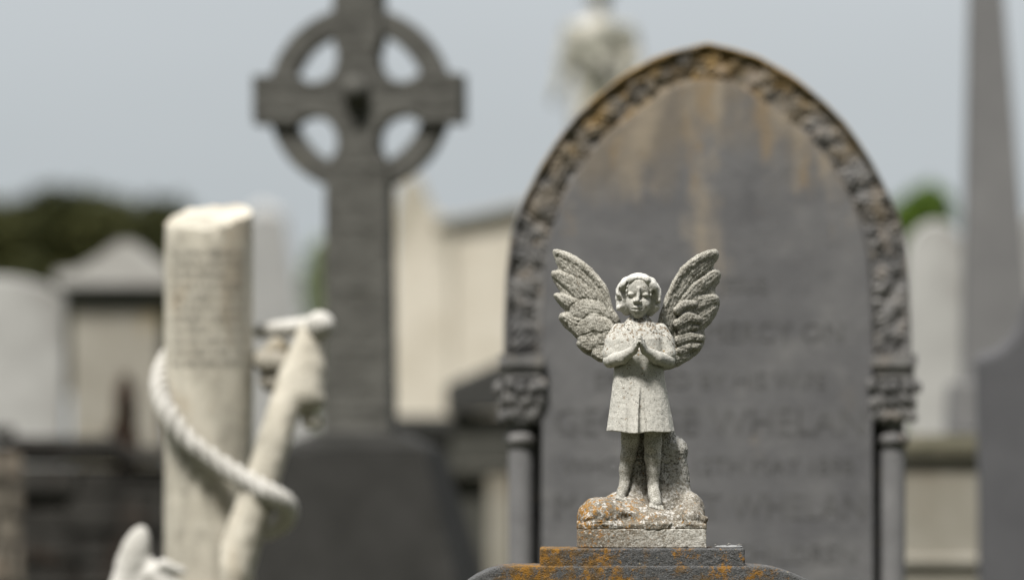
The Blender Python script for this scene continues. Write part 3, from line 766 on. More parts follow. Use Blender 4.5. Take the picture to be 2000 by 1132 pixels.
while u < arc[-1] - 10:                       # irregular worn leaves in low relief
    wloc = float(np.interp(u, arc, wd))
    c_t = wloc * random.uniform(0.32, 0.7); ang0 = random.uniform(0, 6.28); big = random.uniform(0.75, 1.25)
    for l in range(random.choice((3, 4, 4, 5))):
        a2 = ang0 + (l - 2) * random.uniform(0.7, 1.2)
        ln = wloc * 0.26 * big; wdt = wloc * 0.12 * big * random.uniform(0.8, 1.2)
        cx_, ct_ = u + math.cos(a2) * ln * 0.8, c_t + math.sin(a2) * ln * 0.8
        p1 = (S_arc - cx_) * math.cos(a2) + (S_t - ct_) * math.sin(a2)
        p2 = -(S_arc - cx_) * math.sin(a2) + (S_t - ct_) * math.cos(a2)
        q = 1 - (p1 / ln) ** 2 - (p2 / wdt) ** 2
        b_ = np.sqrt(np.maximum(q, 0)) * random.uniform(0.008, 0.017) * big
        b_ -= 0.008 * np.exp(-(p2 / (wdt * 0.25)) ** 2) * (q > 0)
        rel = np.maximum(rel, b_)
    u += random.uniform(17, 30)
rel += 0.004 * (vnoise(S_arc / 9.0, S_t / 9.0, S_arc * 0 + 0.3))
YF = YY[None, :] - rel * inner
V = np.zeros((m_, len(TT), 3))
pos = ro[:, None, :] * (1 - TT[None, :, None]) + ri[:, None, :] * TT[None, :, None]
V[:, :, 0] = pos[:, :, 0] * G.s; V[:, :, 2] = EYE + (HOR - pos[:, :, 1]) * G.s
V[:, :, 1] = YF + 0.002 * vnoise(pos[:, :, 0] / 12, pos[:, :, 1] / 12, 0 * YF)
nt_ = len(TT)
ii, jj = np.meshgrid(np.arange(m_ - 1), np.arange(nt_ - 1), indexing='ij')
b0 = ii * nt_ + jj
Q = np.stack([b0, b0 + nt_, b0 + nt_ + 1, b0 + 1], -1).reshape(-1, 4)
part('arch_moulding', V.reshape(-1, 3), Q, M_LEAF, goth, smooth=True, auto=60)
for sg in (-1, 1):
    cx = sg * 362 * G.s; x0, x1 = (sg * 318 * G.s, sg * 405 * G.s); x0, x1 = min(x0, x1), max(x0, x1)
    cp = MB()
    cp.box(x0, x1, -0.135, 0.0 - 0.003, G.z(716), G.z(693))
    cp.box(x0 + 0.006, x1 - 0.006, -0.125, -0.003, G.z(740), G.z(716) - 0.001)
    zt, zb = G.z(741), G.z(824)
    cp.box(cx - 0.043, cx + 0.043, -0.108, -0.004, zb, zt - 0.001, -0.011, -0.008)
    for row in range(3):
        for k in range(5):
            px_ = cx + (k - 2) * (0.021 + 0.003 * row) + random.uniform(-0.004, 0.004)
            zz = zb + 0.022 + row * 0.034 + random.uniform(-0.006, 0.006)
            M = Matrix.Rotation(random.uniform(-0.6, 0.6), 3, 'Y')
            cp.blob((px_, -0.108 - row * 0.005, zz), (0.013, 0.008 + 0.003 * row, 0.020), M, 8, 6, 0.15)
    for k in range(4):
        for sx in (-1, 1):
            cp.blob((cx + sx * (0.046 + 0.002 * k), -0.10 + 0.022 * k, zb + 0.03 + 0.03 * (k % 3)), (0.008, 0.013, 0.018), None, 8, 6, 0.15)
    cp.out('capital', M_LEAF, goth, smooth=True, auto=45)
    zr = G.z(858)
    rg = MB(); rg.lathe([(0.030, zr - 0.016), (0.039, zr - 0.011), (0.041, zr), (0.039, zr + 0.011), (0.030, zr + 0.016)], 20, (cx, -0.066))
    rg.out('collar', M_MOULD, goth, smooth=True, auto=60)
    cl = MB(); cl.lathe([(0.031, 0.30), (0.031, G.z(880)), (0.028, G.z(866)), (0.028, zb + 0.004)], 20, (cx, -0.066))
    cl.out('colonnette', M_SHAFT, goth, smooth=True, auto=60)
    bs_ = MB(); bs_.lathe([(0.06, 0.12), (0.06, 0.2), (0.045, 0.22), (0.05, 0.25), (0.036, 0.28), (0.036, 0.30)], 20, (cx, -0.066)); bs_.out('column_base', M_MOULD, goth, smooth=True, auto=60)
for s_, py, size, cxp in (('SWEET JESUS', 560, 30, 0), ('HAVE MERCY ON', 652, 40, 55), ('ERECTED BY HIS WIFE', 745, 34, 5), ('GEORGE WHELAN', 826, 56, 5),
                     ('WHO DIED 12TH MAY 1898', 910, 34, 0), ('MARGARET WHELAN', 990, 54, 5), ('AND THEIR CHILDREN', 1082, 38, 30)):
    V, Fc = text_geo(s_, size * 1.35 * G.s)
    w = max(v[0] for v in V) - min(v[0] for v in V); tgt = min(w, 600 * G.s)
    V = [(v[0] * tgt / w + cxp * G.s, -0.1065, v[1] + G.z(py)) for v in V]
    part('lettering', V, Fc, M_INK, goth)
mb = MB(); mb.box(-0.62, 0.62, -0.22, 0.30, -0.3, 0.119, 0.02, 0.02); mb.out('base', M_PANEL, goth, bevel=0.01)
goth.scale = (GSC,) * 3; goth.location = ((1379 - 1000) * scale_at(GD), GD, EYE * (1 - GSC))

# ================================================================== celtic cross
X_ = Spot(703, 20.0)
cross = thing('celtic_cross', 'tall dark grey ringed cross with pierced wheel head on sloping pedestal', 'cross', X_.loc, math.radians(-9))
def c2(px, py): return (px - 703.0, 195.0 - py)
def cross2d(X, Z, bars, ring):
    d = np.full(np.broadcast(X, Z).shape, 1e3, np.float32)
    def bx(x0, x1, z0, z1):
        ex = np.maximum(x0 - X, X - x1); ez = np.maximum(z0 - Z, Z - z1)
        return np.minimum(np.maximum(ex, ez), 0) + np.sqrt(np.maximum(ex, 0) ** 2 + np.maximum(ez, 0) ** 2)
    if bars:
        d = np.minimum(d, bx(-206, 206, -48, 48)); d = np.minimum(d, bx(-47, 47, -60, 300))
        sw = 60 + np.clip((-Z - 40) / 620.0, 0, 1) * 8
        d = np.minimum(d, np.maximum(np.abs(X) - sw, np.maximum(Z - 0, -660 - Z)))
    if ring:
        r = np.sqrt(X * X + Z * Z); d = np.minimum(d, np.abs(r - 156) - 24)
    for sx in (-1, 1):
        for sz in (-1, 1):
            h = 49 - np.sqrt((X - sx * 88) ** 2 + (Z - sz * 82) ** 2)
            if bars: d = np.maximum(d, h)
    return d
cf = Field((-215, -52, -665), (215, 50, 310), 3.0)
X2 = cf.ax[0][:, None]; Z2 = cf.ax[2][None, :]; Yc = cf.ax[1][None, :, None]
sd = cross2d(X2, Z2, True, False)
inner = cross2d(X2, Z2, True, False) + 11
carve = 2.0 * np.clip(-inner / 3, 0, 1) * (0.8 + 1.8 * vnoise(X2 / 13.0, Z2 / 13.0, 0 * X2 + 0.4))   # worn panels inside a raised border
carve = carve * (np.abs(np.mod(Z2 + 14.0, 118.0) - 59.0) < 53) + 0 * X2
ee = np.abs(Yc) - (40 - carve)[:, None, :]
cf.D = np.maximum(sd[:, None, :], ee).astype(np.float32)
cf.ell((4, -42, -24), (17, 9, 14), 9, 's'); cf.rough(1.2, 14.0, 2)
sculpt('shaft', cf, M_CROSS, cross, k=X_.s, off=(0, 0, X_.z(195)), smooth_it=1)
rf = Field((-182, -32, -182), (182, 32, 182), 3.0)
X2 = rf.ax[0][:, None]; Z2 = rf.ax[2][None, :]; Yc = rf.ax[1][None, :, None]
sd = cross2d(X2, Z2, False, True)
sd = np.maximum(sd, -cross2d(X2, Z2, True, False) - 1.5)
base_d = np.maximum(sd[:, None, :], np.abs(Yc) - 25).astype(np.float32)
for qx in (-1, 1):
    for qz in (-1, 1):           # the wheel shows as four arcs between the arms
        rf.D = np.maximum(base_d, np.maximum(5 - qx * rf.ax[0][:, None, None], 5 - qz * rf.ax[2][None, None, :])).astype(np.float32)
        rf.rough(1.0, 14.0, 5)
        sculpt('ring_arc', rf, M_CROSS, cross, k=X_.s, off=(0, 0, X_.z(195)))
bo = MB(); bo.lathe([(0.001, 0.075), (0.02, 0.072), (0.038, 0.055), (0.048, 0.03), (0.05, 0.0), (0.062, -0.004), (0.066, -0.014), (0.066, -0.03)][::-1], 28)
V = [(p[0], -0.068 - p[2], p[1] + X_.z(178)) for p in bo.v]
part('boss', V, bo.f, M_CROSS, cross, smooth=True, auto=50)
pd = MB()
z1, z0 = X_.z(852), 0.25
w1, w0 = 138 * X_.s, 138 * X_.s + (z1 - z0) * 0.27
pd.box(-w0 - 0.02, w0 + 0.02, -w0 * 0.8, w0 * 0.8, z0, z1 - 0.045, w0 - w1, (w0 - w1) * 0.8)
pd.box(-w1 - 0.02, w1 + 0.02, -w1 * 0.8, w1 * 0.8, z1 - 0.043, z1 + 0.012, 0.125, 0.08)
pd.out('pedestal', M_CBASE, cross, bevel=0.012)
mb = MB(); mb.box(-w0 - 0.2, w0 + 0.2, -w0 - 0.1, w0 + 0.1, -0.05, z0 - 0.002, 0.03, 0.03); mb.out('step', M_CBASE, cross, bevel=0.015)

# ================================================================== broken column with anchor and rope
C = Spot(408, 15.0)
colm = thing('broken_column', 'white marble broken column memorial wrapped with carved rope and anchor', 'memorial', C.loc)
rc = 86 * C.s
nth, V, Fc = 72, [], []
def topz(x, y):   # the break slopes towards the front
    return C.z(424) + 0.13 * x + 0.29 * y + 0.005 * math.sin(x * 30 + 1) * math.cos(y * 25) + 0.002 * math.sin(x * 90 + y * 70)
levels = [0.0, 0.25, 0.5, 0.7, 0.85, 0.93, 0.975, 1.0]
zb = 0.45
for lv_ in levels:
    for k in range(nth):
        a = 2 * math.pi * k / nth
        r = rc * (1.0 if lv_ < 0.99 else 0.985) * (1 + 0.04 * (1 - lv_))
        x, y = r * math.cos(a), r * math.sin(a)
        V.append((x, y, zb + (topz(x, y) - zb) * lv_))
nl = len(levels)
for fr_ in (0.93, 0.6, 0.3):
    for k in range(nth):
        a = 2 * math.pi * k / nth; x, y = rc * fr_ * math.cos(a), rc * fr_ * math.sin(a)
        V.append((x, y, topz(x, y) + 0.006 * random.random()))
nr = nl + 3
for i in range(nr - 1):
    for k in range(nth):
        k2 = (k + 1) % nth
        Fc.append((i * nth + k, i * nth + k2, (i + 1) * nth + k2, (i + 1) * nth + k))
Fc.append(tuple((nr - 1) * nth + k for k in range(nth)))
part('shaft', V, Fc, M_MARBLE, colm, smooth=True, auto=45)
lines = ['IN LOVING MEMORY OF', 'CAPTAIN JOHN BYRNE', 'MASTER MARINER LOST', 'AT SEA 4 NOVEMBER', '1891 AGED 46 YEARS', 'ALSO HIS SON THOMAS', 'DROWNED 9TH AUGUST', '1893 AGED 17 YEARS', 'AND HIS WIFE ELLEN', 'WHO DIED JUNE 1902', 'MAY THEY REST IN PEACE']
for i, s_ in enumerate(lines):
    V, Fc = text_geo(s_, 14.5 * C.s, 1.1)
    w = max(v[0] for v in V) - min(v[0] for v in V); f = 156 * C.s / w
    zz = C.z(497 + i * 21.3)
    o2 = []
    for v in V:
        th = (v[0] * f) / rc + 0.03
        rr = rc * 1.018 + 0.0015
        o2.append((rr * math.sin(th), -rr * math.cos(th), v[1] + zz))
    part('lettering', o2, Fc, M_LEAD, colm)
# rope
path = catmull([(362, 672, 95), (331, 694, 55), (317, 726, 0), (316, 764, -48), (334, 808, -88), (375, 862, -112), (435, 906, -122), (490, 938, -142), (535, 962, -162), (562, 980, -140), (566, 1002, -95), (550, 1022, -60), (520, 1035, -40)], 14)
path = [Vector(C.p(*p)) for p in path]
rp = MB(); R0 = 14.5 * C.s
for st in range(3):
    pts = []
    for i, p in enumerate(path):
        t = (path[min(i + 1, len(path) - 1)] - path[max(i - 1, 0)]).normalized()
        n1 = t.cross(Vector((0, 1, 0.2))).normalized(); b1 = t.cross(n1)
        a = i * 0.34 + st * 2 * math.pi / 3
        pts.append(p + (n1 * math.cos(a) + b1 * math.sin(a)) * R0 * 0.84)
    rp.tube(pts, R0 * 0.58, 8)
rp.out('rope', M_MARBLE_W, colm, smooth=True)
# anchor, leaning on the column
def CA(px, py, dep): return (px - 408.0, float(dep), 900.0 - py)
af = Field((30, -190, -360), (250, 20, 300), 3.0)
af.chain([CA(607, 655, -40), CA(575, 745, -62), CA(540, 860, -95), CA(505, 975, -122), CA(462, 1110, -135), CA(430, 1215, -140)], [26, 31, 32, 35, 39, 42], 6)
af.chain([CA(612, 655, -42), CA(602, 720, -50), CA(592, 770, -56)], [22, 34, 45], 8)
af.ell(CA(592, 780, -56), (47, 42, 20), 5)
af.ell(CA(612, 824, -60), (20, 18, 15), 8)
af.cap(CA(590, 822, -100), CA(600, 806, -90), 9, 9, 4, 's')
af.rough(1.5, 15, 3)
anchor = sculpt('anchor', af, M_MARBLE, colm, k=C.s, off=(0, 0, EYE))
sf = Field((80, -150, 220), (262, 110, 330), 2.6)
sf.chain([CA(505, 645, 60), CA(565, 640, 5), CA(622, 634, -50)], [15, 17, 18], 5)
sf.ell(CA(627, 636, -58), (28, 27, 27), 4)
sf.rough(1.0, 12, 2)
sculpt('stock', sf, M_MARBLE_W, anchor, k=C.s, off=(0, 0, EYE))
ff = Field((-200, -240, -380), (90, -60, -90), 3.0)
ff.chain([CA(430, 1215, -140), CA(380, 1180, -160), CA(320, 1130, -165), CA(285, 1085, -160)], [38, 30, 24, 16], 10)
ff.ell(CA(268, 1095, -165), (30, 22, 74), 8, rot=(0, 18, 0))
ff.ell(CA(262, 1150, -168), (40, 20, 50), 8, rot=(0, 30, 0))
ff.chain([CA(300, 1118, -180), CA(330, 1100, -178), CA(365, 1112, -170)], [9, 12, 9], 6)
ff.rough(1.2, 14, 6)
sculpt('fluke', ff, M_MARBLE_W, anchor, k=C.s, off=(0, 0, EYE))
# carved foliage between stock and column, in the shadow of the stock
fo = MB()
for k in range(9):
    px, py = random.uniform(512, 552), random.uniform(672, 750)
    fo.blob(C.p(px, py, random.uniform(-20, 30)), (0.026, 0.02, 0.032), Matrix.Rotation(random.uniform(0, 3), 3, 'Y'), 8, 6, 0.2)
fo.out('carved_foliage', M_TOMB, colm, smooth=True)
bs_ = MB(); bs_.lathe([(0.20, 0.30), (0.20, 0.36), (0.16, 0.38), (0.17, 0.42), (0.14, 0.44), (0.135, 0.46)], 40); bs_.box(-0.3, 0.3, -0.34, 0.3, -0.05, 0.298)
bs_.out('base', M_MARBLE, colm, smooth=True, auto=40)

# ================================================================== rubble wall on the left
W = Spot(120, 25.0)
wall = thing('rubble_wall', 'low dark rubble stone wall with flat coping at left behind the column', 'wall', W.loc, math.radians(10))
ws = MB()
random.seed(3)
xw0, xw1 = W.x(-140), W.x(372)
topw = lambda x: W.z(851) - 0.12 * x * 0.9
zc = 0.0
while zc < 1.75:
    hrow = random.uniform(0.10, 0.17); x = xw0
    while x < xw1:
        w_ = random.uniform(0.13, 0.32)
        zt = min(zc + hrow, topw(x) - 0.07)
        if zt > zc + 0.02:
            dj = random.uniform(0, 0.03)
            ws.box(x + 0.006, x + w_ - 0.006, -dj, 0.35, zc + 0.006, zt - 0.003, 0.008, 0.012)
        x += w_
    zc += hrow
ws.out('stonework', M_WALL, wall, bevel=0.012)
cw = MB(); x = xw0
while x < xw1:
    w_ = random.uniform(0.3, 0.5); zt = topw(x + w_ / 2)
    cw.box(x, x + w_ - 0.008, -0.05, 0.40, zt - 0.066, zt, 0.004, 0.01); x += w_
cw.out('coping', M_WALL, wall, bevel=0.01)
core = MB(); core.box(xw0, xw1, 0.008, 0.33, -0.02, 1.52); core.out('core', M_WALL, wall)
PR = Spot(10, 23.0)
pier = thing('stone_pier', 'rough brown stone pier at the left end of the dark wall', 'pier', PR.loc, math.radians(6))
pm = MB(); zc = 0.0
while zc < PR.z(872) - 0.03:
    hrow = random.uniform(0.09, 0.16); x = PR.x(-60)
    while x < PR.x(46) - 0.05:
        w_ = random.uniform(0.10, 0.2); x2 = min(x + w_, PR.x(48))
        dj = random.uniform(0, 0.03)
        pm.box(x + 0.005, x2 - 0.005, -dj, 0.4, zc + 0.005, min(zc + hrow, PR.z(868)) - 0.004, 0.006, 0.01); x = x2
    zc += hrow
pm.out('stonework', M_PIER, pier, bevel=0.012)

# ================================================================== headstones and tombs behind
def round_slab(sp, name, label, x0, x1, ytop, yspring, ybot, thick, mat, cat='headstone', base=True, rz=0.0, kind='round', basemat=None):
    t = thing(name, label, cat, sp.loc, rz)
    pts = [(sp.x(x0), 0.25), (sp.x(x1), 0.25)]
    n = 18; cx = (x0 + x1) / 2; rx = (x1 - x0) / 2
    for k in range(n + 1):
        a = math.pi * k / n
        pts.append((sp.x(cx + rx * math.cos(a)), sp.z(yspring - (yspring - ytop) * math.sin(a))))
    m = MB(); m.prism(pts, -thick / 2, thick / 2); m.out('slab', mat, t, smooth=True, auto=40, bevel=0.012)
    b = MB(); b.box(sp.x(x0) - 0.1, sp.x(x1) + 0.1, -thick * 1.2, thick * 1.2, -0.05, 0.249, 0.015, 0.015); b.out('base', basemat or mat, t, bevel=0.012)
    return t
round_slab(Spot(40, 31.0), 'headstone', 'white headstone at the left edge showing above the dark rubble wall', -150, 128, 540, 592, 840, 0.16, M_PALE)
round_slab(Spot(1825, 30.0), 'headstone', 'white round-topped headstone between the pointed-arch headstone and the obelisk', 1768, 1884, 432, 505, 850, 0.16, M_PALE)
round_slab(Spot(2040, 31.0), 'headstone', 'pale headstone whose edge shows just right of the grey obelisk', 1996, 2090, 400, 455, 850, 0.16, M_PALE2)

# tomb with a low gabled cap
T = Spot(222, 36.0)
tomb = thing('pedestal_tomb', 'weathered stone pedestal tomb with low gabled cap beneath the dark tree', 'tomb', T.loc, math.radians(4))
m = MB(); m.box(T.x(140), T.x(312), -0.26, 0.26, 0.3, T.z(600)); m.out('body', M_TOMB, tomb, bevel=0.012)
m = MB(); m.box(T.x(130), T.x(322), -0.29, 0.29, T.z(599), T.z(566)); m.out('frieze', M_OBEL, tomb, bevel=0.008)
m = MB()
pts = catmull([(112, 560), (112, 534), (150, 528), (190, 505), (222, 482), (245, 474), (270, 482), (300, 506), (330, 528), (338, 534), (338, 560)], 4)
m.prism([(T.x(p[0]), T.z(p[1])) for p in pts][::1], -0.36, 0.36)
m.out('cap', M_TOMBROOF, tomb, smooth=True, auto=40)
m = MB(); m.box(T.x(120), T.x(330), -0.36, 0.36, -0.05, 0.299, 0.02, 0.02); m.out('base', M_TOMB, tomb, bevel=0.01)

# withered plant in front of the tomb
D = Spot(245, 30.0)
wp = thing('withered_plant', 'dark withered upright plant in front of the gabled tomb', 'plant', D.loc)
st = MB()
for k in range(5):
    bx = random.uniform(-0.03, 0.03)
    st.tube([(bx, 0, 0), (bx * 1.3, 0, 1.2), (bx * 1.4 + random.uniform(-0.03, 0.03), 0, D.z(random.uniform(752, 800)))], [0.012, 0.009, 0.004], 6)
st.out('stem', M_IRON, wp, smooth=True)
def leaf_quads(centers, radii, n, size, flat=1.0, seed=1):
    """small bent leaf cards spread through the shells of overlapping clumps"""
    rg = np.random.default_rng(seed)
    V = []; Fc = []
    wts = np.array([r[0] * r[1] * r[2] for r in radii]) ** (2 / 3); wts /= wts.sum()
    which = rg.choice(len(centers), n, p=wts)
    for w in which:
        d = rg.normal(size=3); d /= np.linalg.norm(d)
        rad = rg.uniform(0.45, 1.0) ** 0.5 * (1 + 0.12 * rg.normal())
        c = np.array(centers[w]) + d * np.array(radii[w]) * rad
        u = rg.normal(size=3); u /= np.linalg.norm(u)
        v = np.cross(u, d + 0.6 * rg.normal(size=3)); v /= np.linalg.norm(v) + 1e-6
        s1 = size * rg.uniform(0.6, 1.4); s2 = s1 * 0.55
        b = len(V)
        V += [c - u * s1, c - v * s2, c + u * s1, c + v * s2]
        Fc.append((b, b + 1, b + 2, b + 3))
    return np.array(V), np.array(Fc, np.int32)
V, Q = leaf_quads([(0, 0, D.z(775)), (0.01, 0, D.z(820)), (-0.01, 0, D.z(865)), (0.02, 0, 1.3)], [(0.05, 0.05, 0.11), (0.05, 0.04, 0.12), (0.09, 0.06, 0.12), (0.14, 0.1, 0.3)], 2200, 0.024, seed=4)
part('foliage', V, Q, M_DRY, wp)

# cream wall with a pier
CW = Spot(930, 45.0)
cw_ = thing('cream_wall', 'tall cream rendered wall with pointed pier behind the ringed cross', 'wall', CW.loc)
pts = [(CW.x(835), 0.0), (CW.x(1130), 0.0), (CW.x(1130), CW.z(392)), (CW.x(1010), CW.z(412)), (CW.x(940), CW.z(428)), (CW.x(835), CW.z(446))]
m = MB(); m.prism(pts, 0.05, 0.40); m.out('panel', M_CREAM, cw_, bevel=0.02)
pts = catmull([(880, 1000), (880, 470), (858, 425), (836, 385), (824, 355), (806, 342), (786, 356), (774, 400), (768, 470), (762, 1000)], 5)
m = MB(); m.prism([(CW.x(p[0]), CW.z(p[1])) for p in pts][::-1], 0.02, 0.45)
m.out('pier', M_CREAM, cw_, smooth=True, auto=50)
m = MB(); m.box(CW.x(700), CW.x(762) - 0.003, 0.05, 0.4, 0, CW.z(780)); m.out('low_wall', M_CREAM, cw_)
pts = [(CW.x(850), CW.z(441)), (CW.x(940), CW.z(426)), (CW.x(1010), CW.z(410)), (CW.x(1130), CW.z(390)), (CW.x(1130), CW.z(376)), (CW.x(1010), CW.z(398)), (CW.x(940), CW.z(414)), (CW.x(850), CW.z(430))]
m = MB(); m.prism(pts, -0.02, 0.46); m.out('coping', M_TOMB, cw_, bevel=0.01)

# dark lidded tomb between cross and pointed-arch headstone
DT = Spot(935, 29.0)
dt = thing('chest_tomb', 'dark stone chest tomb with sloping lid and pale corner post beside pointed-arch headstone', 'tomb', DT.loc)
m = MB(); m.prism([(DT.x(872), DT.z(808)), (DT.x(1060), DT.z(800)), (DT.x(1060), DT.z(672)), (DT.x(872), DT.z(752))], -0.3, 0.5); m.out('lid', M_DARKLID, dt, bevel=0.015)
m = MB(); m.box(DT.x(884), DT.x(1050), -0.24, 0.45, DT.z(905), DT.z(809)); m.out('upper_body', M_DARKTOMB, dt, bevel=0.01)
m = MB(); m.box(DT.x(870), DT.x(1060), -0.27, 0.47, DT.z(925), DT.z(906)); m.out('moulding', M_DARKTOMB, dt, bevel=0.01)
m = MB(); m.box(DT.x(884), DT.x(1050), -0.20, 0.45, 0.0, DT.z(926)); m.out('lower_body', M_DARKTOMB, dt, bevel=0.01)
m = MB(); m.box(DT.x(952), DT.x(1002), -0.262, -0.203, 0.0, DT.z(927)); m.out('corner_post', M_CREAMPED, dt, bevel=0.01)

# low slab between cross pedestal and tomb
LS = Spot(820, 33.0)
lw = thing('low_tomb', 'low dark flat-topped tomb behind the sloping cross pedestal', 'tomb', LS.loc)
m = MB(); m.box(LS.x(640), LS.x(905), -0.3, 0.4, LS.z(850), LS.z(812)); m.out('lid', M_DARKLID, lw, bevel=0.012)
m = MB(); m.box(LS.x(655), LS.x(895), -0.25, 0.35, 0.0, LS.z(851)); m.out('body', M_DARKTOMB, lw, bevel=0.012)

# pale obelisk behind the broken column
PO = Spot(515, 52.0)
po = thing('obelisk', 'pale grey tapering obelisk half hidden behind the broken column', 'obelisk', PO.loc, math.radians(12))
m = MB()
wt, wb = 38 * PO.s, 128 * PO.s
m.box(-wb, wb, -wb, wb, 0.6, PO.z(420), wb - wt, wb - wt); m.box(-wt, wt, -wt, wt, PO.z(420) + 0.002, PO.z(396), wt * 0.8, wt * 0.8); m.out('shaft', M_PALE2, po, bevel=0.015)
m = MB(); m.box(-wb - 0.2, wb + 0.2, -wb - 0.2, wb + 0.2, -0.05, 0.598, 0.03, 0.03); m.out('base', M_PALE2, po, bevel=0.015)

# grey obelisk at the right
OB = Spot(1945, 24.0)
ob_ = thing('obelisk', 'tall smooth grey granite obelisk on stepped base near the right edge', 'obelisk', OB.loc)
m = MB(); zb_, zt_ = OB.z(745), OB.z(-600)
wb, wt = 68 * OB.s, 68 * OB.s - (zt_ - zb_) * 0.047
m.box(-wb, wb, -wb, wb, zb_, zt_, wb - wt, wb - wt)
m.box(-wt, wt, -wt, wt, zt_ + 0.002, zt_ + wt * 2.0, wt * 0.95, wt * 0.95)
lean = 0.030
m.v = [(x + OB.x(1948) - (z - zb_) * lean, y, z) for x, y, z in m.v]
m.out('shaft', M_OBEL, ob_, bevel=0.012)
m = MB(); m.box(OB.x(1852), OB.x(2044), -0.22, 0.22, OB.z(846), OB.z(745) - 0.002, 0.01, 0.01); m.out('die', M_OBEL, ob_, bevel=0.012)
m = MB(); m.box(OB.x(1825), OB.x(2070), -0.28, 0.28, 0.0, OB.z(847), 0.0, 0.0); m.out('base', M_OBEL, ob_, bevel=0.012)

# cream pedestal, right
CP = Spot(1838, 21.0)
cp_ = thing('stained_pedestal', 'cream stone pedestal with mossy sloping cap right of pointed-arch headstone', 'pedestal', CP.loc)
m = MB(); m.box(CP.x(1752), CP.x(1922), -0.2, 0.2, 0.0, CP.z(898)); m.out('body', M_CREAMPED, cp_, bevel=0.012)
m = MB(); m.box(CP.x(1744), CP.x(1930), -0.23, 0.23, CP.z(897), CP.z(872)); m.box(CP.x(1744), CP.x(1930), -0.23, 0.23, CP.z(872) + 0.001, CP.z(848), 0.05, 0.08); m.out('cap', M_MOSSCAP, cp_, bevel=0.01)
m = MB(); m.box(CP.x(1744), CP.x(1930), -0.225, 0.225, CP.z(1100), CP.z(1084)); m.out('moulding', M_TOMB, cp_, bevel=0.006)

# dark scrolled headstone at the right edge
DH = Spot(2010, 18.0)
dh = thing('scrolled_headstone', 'dark blue-grey headstone with concave scrolled shoulder at the right edge', 'headstone', DH.loc)
pts = [(1914, 1900), (1914, 1000), (1910, 760), (1908, 712)] + [(p[0], p[1]) for p in catmull([(1908, 704), (1930, 698), (1955, 686), (1978, 664), (1996, 634), (2008, 598), (2030, 560), (2060, 548)], 5)]
full = pts + [(2 * 2060 - a, b) for a, b in pts[::-1]]
m = MB(); m.prism([(DH.x(a), DH.z(b)) for a, b in full], -0.09, 0.09)
m.out('slab', M_BLUE, dh, smooth=True, auto=40, bevel=0.006)
rim = MB()
curve = catmull([(1908, 704), (1930, 698), (1955, 686), (1978, 664), (1996, 634), (2008, 598), (2030, 560), (2060, 548), (2090, 560), (2112, 598), (2124, 634), (2142, 664), (2165, 686), (2190, 698), (2212, 704)], 5)
rim.tube([(DH.x(p[0]), -0.06, DH.z(p[1]) - 0.004) for p in curve], 0.022, 8); rim.out('rim', M_BLUE, dh, smooth=True)

# ================================================================== statue on a pillar behind the pointed arch
S_ = Spot(1168, 40.0)
stt = thing('robed_statue', 'weathered white robed statue with lowered hand rising behind the pointed-arch headstone', 'statue', (S_.loc[0], S_.d, S_.z(330)))
def SA(px, py, dep): return (px - 1168.0, float(dep), 330.0 - py)
sb = Field((-110, -60, -6), (110, 60, 425), 2.5)
sb.chain([SA(1168, 330, 5), SA(1168, 220, 2), SA(1168, 130, 0), SA(1170, 70, 0)], [60, 52, 46, 40], 10)
sb.chain([SA(1120, 66, 0), SA(1222, 66, 0)], [20, 20], 14)
sb.chain([SA(1120, 66, 0), SA(1106, 120, -12), SA(1088, 182, -28)], [20, 16, 9], 8)
sb.ell(SA(1082, 194, -32), (8, 6, 13), 4)
sb.chain([SA(1224, 66, 0), SA(1236, 120, -14), SA(1222, 160, -40)], [20, 16, 10], 8)
sb.chain([SA(1214, 172, -44), SA(1200, 176, -50)], [8, 6], 4)
sb.chain([SA(1170, 55, 0), SA(1170, 12, -2)], [20, 13], 10)
sb.ell(SA(1170, -18, -6), (23, 28, 30), 6)
sb.ell(SA(1170, -24, 2), (27, 30, 28), 4)
for k in range(7):
    x = 1132 + k * 13
    sb.chain([SA(x, 330, -56), SA(x + (1168 - x) * 0.2 + 6, 180, -46), SA(x + 16, 110, -42)], [7, 6, 3], 4, 's')
sb.chain([SA(1130, 95, -36), SA(1175, 130, -50), SA(1215, 175, -46)], [8, 10, 8], 5)
sb.rough(2.5, 18, 2)
sculpt('body', sb, M_STATUE, stt, k=S_.s)
hd = Field((-40, -50, 330), (45, 45, 402), 2.2)
hd.ell(SA(1170, -26, 6), (29, 30, 34)); hd.ell(SA(1170, 6, 16), (27, 16, 24), 8); hd.ell(SA(1170, -16, -34), (19, 24, 26), 3, 's')
hd.rough(2.0, 9, 2)
sculpt('hair', hd, M_DARKHAIR, stt, k=S_.s)
pz = S_.z(330)
pp = MB(); pp.box(-0.32, 0.32, -0.32, 0.32, -pz, -0.30, 0.03, 0.03); pp.box(-0.42, 0.42, -0.42, 0.42, -0.298, -0.15, -0.03, -0.03); pp.box(-0.36, 0.36, -0.36, 0.36, -0.148, -0.01)
ped = thing('statue_pedestal', 'square stone pedestal carrying the white robed statue', 'pedestal', (S_.loc[0], S_.d, pz))
pp.out('pillar', M_PALE2, ped, bevel=0.015)

